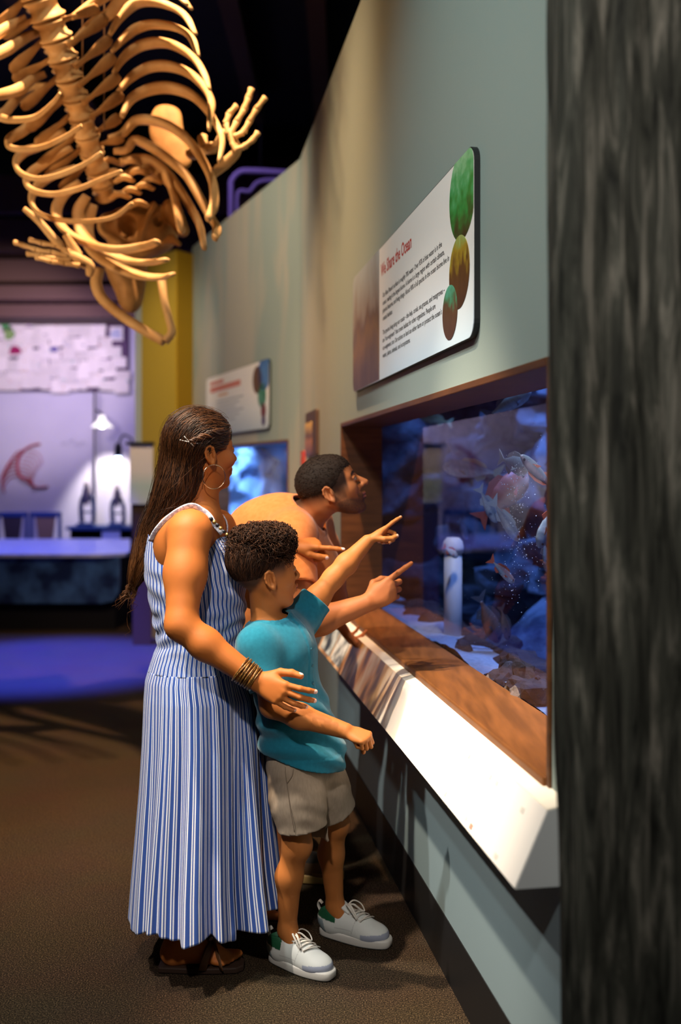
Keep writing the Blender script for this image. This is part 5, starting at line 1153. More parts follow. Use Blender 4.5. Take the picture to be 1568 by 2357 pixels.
    prof = [  # row, left px, right px, depth radius
        (1232, 340, 520, .118), (1270, 334, 545, .128), (1310, 334, 558, .138), (1350, 341, 564, .138), (1400, 351, 565, .132), (1450, 361, 560, .125), (1480, 365, 558, .125),
        (1520, 350, 566, .135), (1560, 338, 582, .15), (1600, 335, 597, .162), (1700, 332, 606, .178), (1800, 327, 612, .195), (1900, 320, 619, .215), (2000, 313, 627, .238), (2085, 308, 637, .26)]
    pr = np.array([(CAMZ + (HY - y) / FPX * 3.05, ((l + r) / 2 - CX) / FPX * 3.05, (r - l) / 2 / FPX * 3.05, d) for y, l, r, d in prof])[::-1]
    nth, nz_ = 340, 150; TH = np.linspace(0, 2 * math.pi, nth, endpoint=False)
    zt = pr[-1, 0]; zb = pr[0, 0]; waist = CAMZ + (HY - 1540) / FPX * 3.05
    def loft(t0, t1, nrows, nstripe, ztop, zbot):
        verts = []; st = []
        for i in range(nrows):
            f = i / (nrows - 1); z_ = zbot(TH) + (ztop(TH) - zbot(TH)) * f
            cx = np.interp(z_, pr[:, 0], pr[:, 1]); rx = np.interp(z_, pr[:, 0], pr[:, 2]); ry = np.interp(z_, pr[:, 0], pr[:, 3])
            low = np.clip((waist - z_) / (waist - zb), 0, 1)
            # folds of the skirt: a few deep ones, more shallow ones
            ph = TH + .12 * np.sin(3 * TH) ; amp = low ** .8
            fold = amp * (.020 * np.sin(9 * ph + .8 + 1.2 * low) + .012 * np.sin(17 * ph + 2.1) + .007 * np.sin(31 * ph)) * (.55 + .45 * np.cos(TH - math.radians(-40)))
            deep = -.055 * amp * np.exp(-((TH - math.radians(312)) / .085) ** 2) - .045 * amp * np.exp(-((TH - math.radians(345)) / .07) ** 2) - .03 * amp * np.exp(-((TH - math.radians(285)) / .06) ** 2)
            crk = .004 * np.sin(z_ * 130 + 2 * np.sin(4 * TH)) * np.exp(-((z_ - 1.0) / .06) ** 2) + .003 * np.sin(z_ * 90 + 5 * TH) * np.exp(-((z_ - 1.1) / .1) ** 2)
            rr = 1 + (fold + deep + crk) / np.maximum(rx, .12); cs = np.cos(TH); sn = np.sin(TH)
            verts.append(np.stack([cx + rx * rr * cs, 3.05 + (rx * cs * .06) + ry * rr * sn, z_], 1)); st.append(None)
        ref = verts[int(nrows * .18)]; seg = np.linalg.norm(np.roll(ref, -1, 0) - ref, axis=1); arc = np.concatenate([[0], np.cumsum(seg)[:-1]]) / seg.sum() * nstripe
        v = np.vstack(verts); s = np.tile(arc, nrows); fcs = []; I = np.arange(nth); J = (I + 1) % nth
        q = np.vstack([np.stack([r * nth + I, r * nth + J, (r + 1) * nth + J, (r + 1) * nth + I], 1) for r in range(nrows - 1)])
        return v, q, s
    hem = lambda t: zb + .0 + .012 * np.sin(3 * t + 1) + .010 * np.sin(8 * t)
    seam = lambda t: np.full_like(t, waist)
    def top(t):     # neckline: high front and back, dips under the arms
        a = np.abs(np.angle(np.exp(1j * (t - math.radians(268))))); b_ = np.abs(np.angle(np.exp(1j * (t - math.radians(88)))))
        dip = np.exp(-(a / .5) ** 2) + np.exp(-(b_ / .5) ** 2); bk = .055 * np.exp(-(np.angle(np.exp(1j * (t - math.pi))) / .62) ** 2)
        return 1.262 - .085 * dip + bk + .018 * np.exp(-(np.angle(np.exp(1j * (t - .45))) / .5) ** 2) + .018 * np.exp(-(np.angle(np.exp(1j * (t + .45))) / .5) ** 2)
    dv = None
    for nm, nrows, ns, tp_, bt in (('skirt', 130, 74, lambda t: seam(t) + .004, hem), ('bodice', 70, 62, top, seam)):
        v, q, s = loft(0, 1, nrows, ns, tp_, bt)
        q = q[:, ::1]
        # split the seam column so that the stripe value does not wrap
        last = q[(q % nth == nth - 1).any(1) & (q % nth == 0).any(1)]
        vv = v; ss = s; qq = q.copy(); wrap = np.where((q % nth == nth - 1).any(1) & (q % nth == 0).any(1))[0]
        nv = len(vv); cols0 = np.arange(0, nrows) * nth; dup = {int(c_): nv + i for i, c_ in enumerate(cols0)}
        vv = np.vstack([vv, v[cols0]]); ss = np.concatenate([ss, np.full(nrows, ns)])
        for w0 in wrap:
            for j in range(4):
                if q[w0, j] % nth == 0: qq[w0, j] = dup[int(q[w0, j])]
        o = link_mesh(nm if dv else 'dress', vv, qq, M_DRESS, dv or root, True)
        a_ = o.data.attributes.new('stripe', 'FLOAT', 'POINT'); a_.data.foreach_set('value', ss.astype(np.float32))
        so_ = o.modifiers.new('cloth', 'SOLIDIFY'); so_.thickness = .002; so_.offset = 0
        dv = dv or o
    # straps
    def strap(pts, nm='strap'):
        pts = catmull(pts, 30)
        for it in range(12):
            d = B.at(pts); pts = pts + B.grad(pts) * np.clip(.004 - d, 0, .02)[:, None]
        mb = MB(); mb.tube(pts, .009, 8, .28, up=None); o = mb.build(nm, M_STRAP, dv, True); return o
    global M_STRAP
    M_STRAP = mat('strap_linen', (.42, .44, .56), .85, .15, noise=(160, 1, (.75, .77, .85), .08))
    strap([P(348, 1246, 2.95), P(368, 1214, 2.93), P(400, 1182, 2.93), P(438, 1164, 2.94), P(464, 1174, 2.95), P(487, 1200, 2.95), P(512, 1228, 2.95)])
    strap([P(362, 1244, 3.13), P(400, 1190, 3.15), P(450, 1166, 3.15), P(490, 1190, 3.15), P(520, 1228, 3.14)])
    M_BRASS = mat('strap_beads', (.65, .42, .12), .3, .5, metal=.8); M_DK = mat('strap_bead_dark', (.02, .02, .025), .3)
    for i, t in enumerate(np.linspace(0, 1, 7)):
        c_ = P(486 + 44 * t, 1194 + 44 * t, 2.945 + .01 * t); mb = MB(); mb.lathe([(.001, -.006), (.005, -.004), (.006, 0), (.005, .004), (.001, .006)], c_, 8, (1, .1, -.8)); mb.build('strap_bead', M_BRASS if i % 2 else M_DK, dv, True)
    # sandals
    M_SOLE = mat('sandal_sole', (.03, .015, .01), .6); M_SB = mat('sandal_strap', (.16, .075, .035), .5)
    for (gx, gd, yaw, s) in ((412, 2.96, .02, -1), (520, 3.25, .1, 1)):
        g = P(gx, 1095, gd) * V(1, 1, 0); fd_ = nrm((math.cos(yaw), math.sin(yaw), 0)); sl = V(-fd_[1], fd_[0], 0); outl = []
        for t in np.linspace(0, 1, 14): outl.append((-.058 + .252 * t, .03 + .012 * math.sin(t * 2.6) if t < .98 else .02))
        pl = [(x, y) for x, y in outl] + [(x, -y) for x, y in outl[::-1]]
        sd_ = empty('sandal', (0, 0, 0)) if False else None
        mb = MB(); poly = [tuple((g + fd_ * x + sl * y)[:2]) for x, y in pl][::-1]; mb.prism(poly, .002, .02); so_ = mb.build('sandal', M_SOLE, root, False, .004)
        for x0, x1, h in ((.075, .13, .06), (.13, .075, .062)):
            pts = [];
            for a in np.linspace(-1.55, 1.55, 15): pts.append(g + fd_ * (x0 + (x1 - x0) * (a + 1.55) / 3.1) + sl * .046 * math.sin(a) + V(0, 0, .014 + h * max(0, math.cos(a)) ** .8))
            mb = MB(); mb.tube(pts, .013, 8, .2, up=(0, 0, 1) if False else None); mb.build('sandal_band', M_SB, so_, True)
    return root
woman()
# ---------- garments
def garment(name, G, h, m, parent, th=.009, cuts=(), disp=None, cols=None):
    """shell of a garment volume; cuts are functions (X, Y, Z) > 0 where there is no cloth"""
    def post(F, X, Y, Z):
        S = np.maximum(F, -(F + th))
        for c in cuts: S = np.maximum(S, c(X, Y, Z).astype(np.float32))
        return S
    G.post = [post]; lo, hi = G.bounds(.03); v, q = G.mesh(lo, hi, h); G.post = []
    if disp is not None: 
        n = G.grad(v); v = v + n * disp(v)[:, None]
    return link_mesh(name, v, q, m, parent, True, None if cols is None else cols(v))
def plane(p, n):
    n = nrm(n); return lambda X, Y, Z: (X - p[0]) * n[0] + (Y - p[1]) * n[1] + (Z - p[2]) * n[2]
def sleeve(G, pts, rads, axis, k):
    """sleeve whose far end is cut square; returns the cut that opens it"""
    e = pts[-1]; ax = nrm(axis)
    for i in range(len(pts) - 1):
        G.cone(pts[i], pts[i + 1], rads[i], rads[i + 1], k)
        fn, lo, hi, kk, op = G.p[-1]; G.p[-1] = ((lambda f: (lambda X, Y, Z: np.maximum(f(X, Y, Z), (X - e[0]) * ax[0] + (Y - e[1]) * ax[1] + (Z - e[2]) * ax[2])))(fn), lo, hi, kk, op)
    r = rads[-1]
    def cut(X, Y, Z):
        t = (X - e[0]) * ax[0] + (Y - e[1]) * ax[1] + (Z - e[2]) * ax[2]; d2 = (X - e[0]) ** 2 + (Y - e[1]) ** 2 + (Z - e[2]) ** 2
        return np.minimum(np.minimum(t + .012, .03 - t), r + .004 - np.sqrt(np.maximum(d2 - t * t, 0)))
    return cut
def both(a, b): return lambda X, Y, Z: np.minimum(a(X, Y, Z), b(X, Y, Z))
def ball(c, r): return lambda X, Y, Z: r - np.sqrt((X - c[0]) ** 2 + (Y - c[1]) ** 2 + (Z - c[2]) ** 2)

def sneaker(parent, heel, yaw, L=.225, name='sneaker', style='white'):
    """low sneaker, heel at the given ground point"""
    f = V(math.cos(yaw), math.sin(yaw), 0); l = V(-f[1], f[0], 0); R = np.column_stack([f, l, (0, 0, 1)]); S = L / .225
    w = lambda p: heel + R @ (np.array(p) * S)
    U = SDF()
    U.ell(w((.038, 0, .045)), np.array((.042, .034, .042)) * S, R, .02); U.ell(w((.10, 0, .042)), np.array((.07, .036, .036)) * S, R, .03)
    U.ell(w((.165, .002, .033)), np.array((.062, .0455, .033)) * S, R, .03); U.cone(w((.075, 0, .068)), w((.14, 0, .055)), .022 * S, .02 * S, .03)
    U.cone(w((.02, 0, .06)), w((.035, 0, .082)), .028 * S, .032 * S, .02)
    U.ell(w((.034, 0, .10)), np.array((.042, .0275, .036)) * S, R @ roty(.25), .004, 'c')
    U.rbox(w((.11, 0, -.01)), np.array((.2, .1, .018)) * S, .002, R, .002, 'c')
    lo, hi = U.bounds(); v, q = U.mesh(lo, hi, .0026); loc = (v - heel) @ R / S; x, y, z = loc.T
    if style == 'white':
        c = np.tile((.62, .64, .62), (len(v), 1)); rim = .034 + .0 * x
        toe = (x > .15) & (z < .040 + .07 * np.maximum(x - .15, 0)); c = mixc(c, toe * 1.0, (.30, .33, .42))
        c = mixc(c, ((x < .03 - .25 * (z - .02)) & (z < .062)) * 1.0, (.26, .33, .36))
        c = mixc(c, ((z > .064 - .15 * (x - .02)) & (x < .062) & (z > .052)) * 1.0, (.012, .09, .04))
        seam = (np.abs(x - .118 - .25 * (z - .03)) < .0011) | (np.abs(z - .044) < .0009) & (x > .06) & (x < .12)
        c = mixc(c, seam * .5, (.3, .3, .3))
    else:
        c = np.tile((.10, .05, .022), (len(v), 1)); c = mixc(c, (z > .06) * 1.0, (.02, .015, .012)); c = mixc(c, ((x > .15) & (z < .035)) * 1.0, (.2, .1, .04))
    o = link_mesh(name, v, q, mat(name + '_upper', attr='Col', rough=.55, spec=.3), parent, True, c)
    # cup sole
    out = []
    for t in np.linspace(0, math.pi, 30):
        xx = .1165 - .1195 * math.cos(t); hw = .0335 + .0105 * sstep(.03, .16, xx) ; yy = hw * min(1, math.sin(t) ** .55) if 0 < t < math.pi else 0; out.append((xx, yy))
    pl = out + [(a, -b) for a, b in out[::-1][1:-1]]
    def ring(sc, z0): return [w((.1165 + (a - .1165) * sc, b * sc * (1.0), z0)) for a, b in pl]
    mb = MB(); n = len(pl); rings = [(.95, .001), (1.0, .006), (1.0, .022), (.975, .027), (.90, .0275)]; vv = []
    for s_, z_ in rings: vv += ring(s_, z_)
    ff = [(k * n + i, k * n + (i + 1) % n, (k + 1) * n + (i + 1) % n, (k + 1) * n + i) for k in range(len(rings) - 1) for i in range(n)] + [tuple(range(n))[::-1], tuple(range((len(rings) - 1) * n, len(rings) * n))]
    zz = np.array([p[2] for p in vv]) / S
    cc = np.tile((.60, .58, .54) if style == 'white' else (.42, .27, .09), (len(vv), 1)); cc = mixc(cc, (zz < .0035) * 1.0, (.2, .27, .3) if style == 'white' else (.1, .06, .03))
    # orient faces outward (ring runs clockwise or not, so recalc by normals)
    so = link_mesh('sole', vv, [t[::-1] for t in ff], mat(name + '_sole', attr='Col', rough=.5), o, True, cc)
    bm = bmesh.new(); bm.from_mesh(so.data); bmesh.ops.recalc_face_normals(bm, faces=bm.faces); bm.to_mesh(so.data); bm.free()
    if style != 'white': return o
    # tongue, laces, bow and heel tab
    M_L = mat('lace_cotton', (.66, .62, .56), .8, .1)
    tg = MB(); tg.tube([w((.118, 0, .076)), w((.095, 0, .090)), w((.075, 0, .104)), w((.066, 0, .112))], [.017 * S, .021 * S, .022 * S, .018 * S], 10, .3, up=l); tg.build('tongue', mat('tongue_cloth', (.62, .63, .6), .7), o, True)
    def surf(p, off=.002):
        p = np.array([p], float)
        for _ in range(14): p = p + U.grad(p) * (off - U.at(p))[:, None] * .8
        return p[0]
    for i in range(5):
        xx = .092 + .0135 * i; zt = .092 - .0075 * i; pts = [surf(w((xx + .004 * s_, .020 * s_ * (1 - .03 * i), zt)), .0022) for s_ in np.linspace(-1, 1, 9)]
        mb = MB(); mb.tube(pts, .0034 * S, 6, .5); mb.build('lace', M_L, o, True)
        mb = MB(); mb.tube([surf(w((xx + .004 * s_ + .012 * (s_ + 1) / 2, .019 * s_, zt - .003 * s_)), .0045) for s_ in np.linspace(-1, 1, 9)], .003 * S, 6, .5); mb.build('lace', M_L, o, True)
    k0 = w((.088, 0, .101)); mb = MB()
    for s_ in (1, -1):
        loop = [k0, k0 + R @ (V(.012, .022 * s_, .012) * S), k0 + R @ (V(.032, .034 * s_, .002) * S), k0 + R @ (V(.046, .033 * s_, -.018) * S), k0 + R @ (V(.040, .022 * s_, -.014) * S), k0 + R @ (V(.018, .008 * s_, .006) * S), k0]
        mb.tube(catmull(loop, 26), .0034 * S, 6, .6)
        mb.tube(catmull([k0, k0 + R @ (V(.02, .012 * s_, .003) * S), k0 + R @ (V(.05, .024 * s_, -.026) * S), k0 + R @ (V(.066, .026 * s_, -.043) * S)], 16), .003 * S, 6, .6)
    mb.lathe([(.001, -.006), (.006, -.004), (.007, 0), (.006, .004), (.001, .006)], k0, 8, l); mb.build('lace_bow', M_L, o, True)
    mb = MB(); mb.tube(catmull([w((-.003, 0, .072)), w((-.011, 0, .09)), w((-.006, 0, .104)), w((.004, 0, .096))], 12), .008 * S, 8, .25, up=l); mb.build('heel_tab', M_L, o, True)
    return o
def tube_leg(B, hip, kn, an, r=(.07, .05, .05, .03)):
    B.chain([hip, (hip + kn) / 2, kn], [r[0], (r[0] + r[1]) / 2 + .003, r[1]], .035)
# ---------- boy in the teal T-shirt
def boy():
    root = empty('person', (-.15, 3.03, 0), 'boy in a teal shirt, beige shorts and white sneakers pointing at the aquarium', 'person')
    th = math.radians(-28); F = V(math.cos(th), math.sin(th), 0); L = V(-F[1], F[0], 0); R0 = np.column_stack([F, L, (0, 0, 1)])
    B = SDF()
    hd = P(610, 1316, 2.97); nb = P(612, 1435, 2.97); che = P(640, 1520, 2.98); wai = P(672, 1640, 2.99); pel = P(697, 1745, 3.0)
    shR = P(592, 1487, 2.885); shL = P(692, 1425, 3.09); elR = P(626, 1624, 2.845); wrR = P(795, 1682, 2.79)
    elL = P(768, 1330, 3.13); wrL = P(846, 1246, 3.17)
    B.ell(che, (.078, .11, .13), R0, .05); B.ell(wai, (.075, .095, .11), R0, .05); B.ell(pel, (.08, .10, .08), R0, .05)
    B.cone(nb + V(.005, 0, -.03), P(608, 1370, 2.97), .045, .044, .03); B.cone(nb + V(0, 0, -.04), shR, .04, .038, .04); B.cone(nb + V(0, 0, -.04), shL, .04, .04, .04)
    B.chain([shR, (shR + elR) / 2, elR], [.043, .036, .032], .025); B.chain([elR, elR * .62 + wrR * .38 + V(0, 0, -.003), wrR], [.033, .034, .0225], .02)
    DR = nrm(P(852, 1702, 2.765) - wrR)
    nR, _ = add_hand(B, wrR, DR, (.15, .55, -.95), (.2, 1, .55), .72, [(70, 92, 60), (74, 95, 60), (78, 95, 60), (80, 95, 60)], [(.75, .25, .7), (.6, -.35, .75), (.3, -.75, .6)], (.02, 0, -.02, -.04))
    B.chain([shL, (shL + elL) / 2, elL], [.043, .036, .031], .025); B.chain([elL, elL * .62 + wrL * .38, wrL], [.031, .032, .021], .02)
    DL = nrm(P(926, 1190, 3.24) - wrL)
    nL, _ = add_hand(B, wrL, DL, (.35, -.25, -1), (.15, -1, .25), .76, [(-4, 4, 4), (55, 85, 40), (68, 90, 45), (72, 92, 50)], [(.7, .5, .75), (.9, .05, .5), (1, -.1, .1)], (.02, 0, -.03, -.08))
    knR = P(683, 1945, 2.955); anR = P(662, 2140, 2.985); knL = P(771, 1895, 3.11); anL = P(772, 2085, 3.165)
    hR = pel - L * .055 + V(0, 0, -.02); hL = pel + L * .055 + V(0, 0, -.02)
    for h, k, a in ((hR, knR, anR), (hL, knL, anL)):
        B.chain([h, (h + k) / 2, k], [.068, .054, .040], .03); B.chain([k, k * .62 + a * .38 - F * .014, a], [.038, .038, .026], .025); B.cone(a, a + F * .03 + V(0, 0, -.045), .028, .026, .02)
        B.ell(k + F * .012, (.032, .032, .034), R0, .02)
    ht = math.radians(30); Rh = basis((math.cos(ht), math.sin(ht), .10)); HS = .985
    add_head(B, hd, Rh, HS, child=True)
    SK = (.42, .145, .036); BROWN = (.028, .012, .006)
    def colf(v):
        c = np.tile(SK, (len(v), 1)); q = head_local(v, hd, Rh, HS); c *= (1 + .08 * fbm(v, 25, 2))[:, None]
        c = face_colours(c, q, SK, (.42, .10, .07), BROWN)
        x, y, z = q.T; inh = (np.abs(y) < .12) & (x > -.14) & (z < .15) & (z > -.1)
        zz = z + .045 * sstep(-.03, -.06, x); fade = sstep(-.028, .022, zz) * sstep(.052, .03, x + .1 * np.maximum(-z, 0)); ear = (np.abs(y) > .074) & (z < .03) & (x > -.045) & (x < .02)
        c = mixc(c, inh * fade * ~ear * .92, BROWN)
        return nail_colours(c, v, nR + nL, (.62, .36, .26), .004)
    fine = [(*cube(hd, .135), .0023), (*cube(wrR + DR * .055, .08), .0019), (*cube(wrL + DL * .07, .085), .0019)]
    body_obj('body', B, .005, fine, colf, root)
    # hair: short faded sides, thick curly top
    H = SDF(); w_ = lambda p: hd + Rh @ (np.array(p) * HS)
    H.ell(w_((-.016, 0, .042)), np.array((.096, .074, .079)) * HS, Rh, .02); H.ell(w_((.026, 0, .092)), np.array((.060, .056, .034)) * HS, Rh, .025)
    H.ell(w_((-.045, 0, .05)), np.array((.068, .068, .075)) * HS, Rh, .025)
    H.ell(w_((.122, 0, -.005)), np.array((.078, .11, .076)) * HS, Rh, .012, 'c')
    for s in (1, -1): H.ell(w_((.02, s * .095, -.04)), np.array((.062, .05, .056)) * HS, Rh, .015, 'c')
    H.rbox(w_((0, 0, -.115)), np.array((.2, .2, .09)) * HS, .01, Rh, .02, 'c')
    lo, hi = H.bounds(); v, q = H.mesh(lo, hi, .004); N = vnormals(v, q); v2 = v + N * (.004 * fbm(v, 70, 2) * sstep(.05, .09, head_local(v, hd, Rh, HS)[:, 2]))[:, None]
    def hcol(t, p): 
        return np.array((.016, .007, .004)) * (1 - t[:, None]) + np.array((.075, .028, .011)) * t[:, None] ** 1.5
    hv = link_mesh('hair', v2, q, M_HAIRS, root, True, hcol(np.full(len(v2), .2), v2))
    loc = head_local(v, hd, Rh, HS); ti = np.where(loc[:, 2] > .080 - .35 * (loc[:, 0] + .02))[0]; si = np.where(loc[:, 2] <= .086 - .35 * (loc[:, 0] + .02))[0]
    fw = lambda p: np.tile(Rh @ V(.55, -.1, .1), (len(p), 1)) + fbm(p, 30, 1)[:, None] * np.array([.7, .7, .3]) 
    strands('hair_curls', H, v[NR.choice(ti, 2600)], fw, 18, .0032, (.0, .010), .0012, M_HAIRS, hv, hcol, curl=.85, curlr=.0068, seed=5, jitter=.6, lift=.15)
    dn = lambda p: np.tile(Rh @ V(-.35, 0, -1), (len(p), 1))
    strands('hair_sides', H, v[NR.choice(si, 2800)], dn, 9, .0045, (.0, .003), .0009, M_HAIRS, hv, hcol, seed=6, jitter=.25)
    # T-shirt
    G = SDF()
    G.ell(che + F * .008 + V(0, 0, .01), (.106, .125, .135), R0, .05); G.ell(wai + F * .004, (.108, .122, .12), R0, .06); G.ell(pel + V(0, 0, .01), (.126, .138, .12), R0, .06)
    G.cone(nb + V(0, 0, -.055), shR + V(0, 0, .002), .06, .056, .045); G.cone(nb + V(0, 0, -.055), shL, .06, .055, .045)
    slR = shR * .2 + elR * .8; slL = shL * .45 + elL * .55
    cutR = sleeve(G, [shR + V(0, 0, -.004), slR], [.056, .054], elR - shR, .03); cutL = sleeve(G, [shL, slL], [.055, .054], elL - shL, .03)
    hemz = P(690, 1742, 3.0)[2]; aR = nrm(elR - shR); aL = nrm(elL - shL)
    cuts = [plane((pel[0], 0, hemz), (-.28, 0.0, -1)), cutR, cutL,
            (lambda nbp, ax: (lambda X, Y, Z: np.minimum(.056 - np.sqrt((X - nbp[0]) ** 2 + ((Y - nbp[1]) * 1.0) ** 2), Z - (nbp[2] - .085))))(nb + F * .012, None)]
    hemc = V(pel[0], pel[1], hemz)
    def disp(p):
        d = .0035 * fbm(p * V(1, 1, .6), 14, 2, 3); ang = np.arctan2((p - pel) @ L, (p - pel) @ F)
        low = sstep(.92, .66, p[:, 2]); d += low * .005 * np.sin(p[:, 2] * 95 + 2.5 * np.sin(ang * 2) + p[:, 0] * 30)
        fr = np.abs((p - che) @ L) ; front = ((p - che) @ F) > 0
        d += front * .0028 * sstep(.014, .011, fr) * sstep(.80, .82, p[:, 2])     # placket
        # collar rib
        rn = np.hypot(p[:, 0] - (nb + F * .012)[0], p[:, 1] - (nb + F * .012)[1]); d += .002 * ((rn < .071) & (p[:, 2] > nb[2] - .075))
        d += .0025 * ((p[:, 2] - hemz) < .02) * 1.0
        return d
    shirt = garment('shirt', G, .0042, mat('teal_jersey', (.008, .13, .20), .9, .12, noise=(90, 3, (.011, .155, .235), .2), bump=(700, .12, .0006), sheen=.2), root, .009, cuts, disp)
    M_BTN = mat('shirt_button', (.02, .12, .17), .4)
    for i in range(3):
        p = np.array([che + F * .13 + V(0, 0, .045 - .05 * i)])
        for _ in range(20): p = p + G.grad(p) * (.004 - G.at(p))[:, None] * .7
        MB().lathe([(.001, -.001), (.005, -.001), (.005, .0012), (.001, .002)], p[0], 10, F).build('button', M_BTN, shirt, True)
    # shorts
    K = SDF(); K.ell(pel + V(0, 0, .02), (.096, .110, .085), R0, .05)
    heR = P(697, 1905, 2.945); heL = P(764, 1868, 3.10)
    for h, e in ((hR, heR), (hL, heL)):
        K.chain([h, (h * .5 + e * .5), e + nrm(e - h) * .05], [.080, .079, .073], .028)
    cR = plane(heR, heR - hR); cL = plane(heL, heL - hL); dl = L
    cuts = [plane((0, 0, pel[2] + .075), (0, 0, 1)), both(cR, lambda X, Y, Z: -((X - pel[0]) * dl[0] + (Y - pel[1]) * dl[1])), both(cL, lambda X, Y, Z: ((X - pel[0]) * dl[0] + (Y - pel[1]) * dl[1])),
            both(both(cR, cL), lambda X, Y, Z: 0 * X + 1.0)]
    def kd(p):
        d = .0028 * fbm(p * V(1, 1, .5), 16, 2, 5) + .0022 * np.sin(p[:, 2] * 120 + 9 * np.sin(p[:, 0] * 14) + 20 * p[:, 1]) * fbm(p, 9, 1, 2)
        return d
    sh = garment('shorts', K, .0045, mat('beige_linen', (.36, .285, .215), .92, .1, noise=(160, 3, (.30, .235, .175), .2, (1, 1, .3)), bump=(500, .15, .0008)), root, .009, cuts, kd)
    # pocket seam and side seam stitched on
    def seamline(pts, name):
        pts = catmull(pts, 24)
        for _ in range(25): pts = pts + K.grad(pts) * np.clip(.0024 - K.at(pts), -.02, .02)[:, None] * .7
        MB().tube(pts, .0011, 5).build(name, mat('seam_thread', (.2, .15, .11), .9), sh, True)
    seamline([P(655, 1765, 2.87), P(660, 1800, 2.87), P(670, 1860, 2.87), P(678, 1915, 2.87)], 'side_seam')
    seamline([P(676, 1770, 2.87), P(673, 1785, 2.87), P(662, 1803, 2.87)], 'pocket_seam')
    # sneakers
    hl = P(645, 2212, 3.005) * V(1, 1, 0); sneaker(root, V(hl[0] - .028, hl[1] + .012, 0), math.radians(-33), .216)
    hl = P(740, 2140, 3.19) * V(1, 1, 0); sneaker(root, V(hl[0] - .0, hl[1], 0), math.radians(-24), .228)
boy()
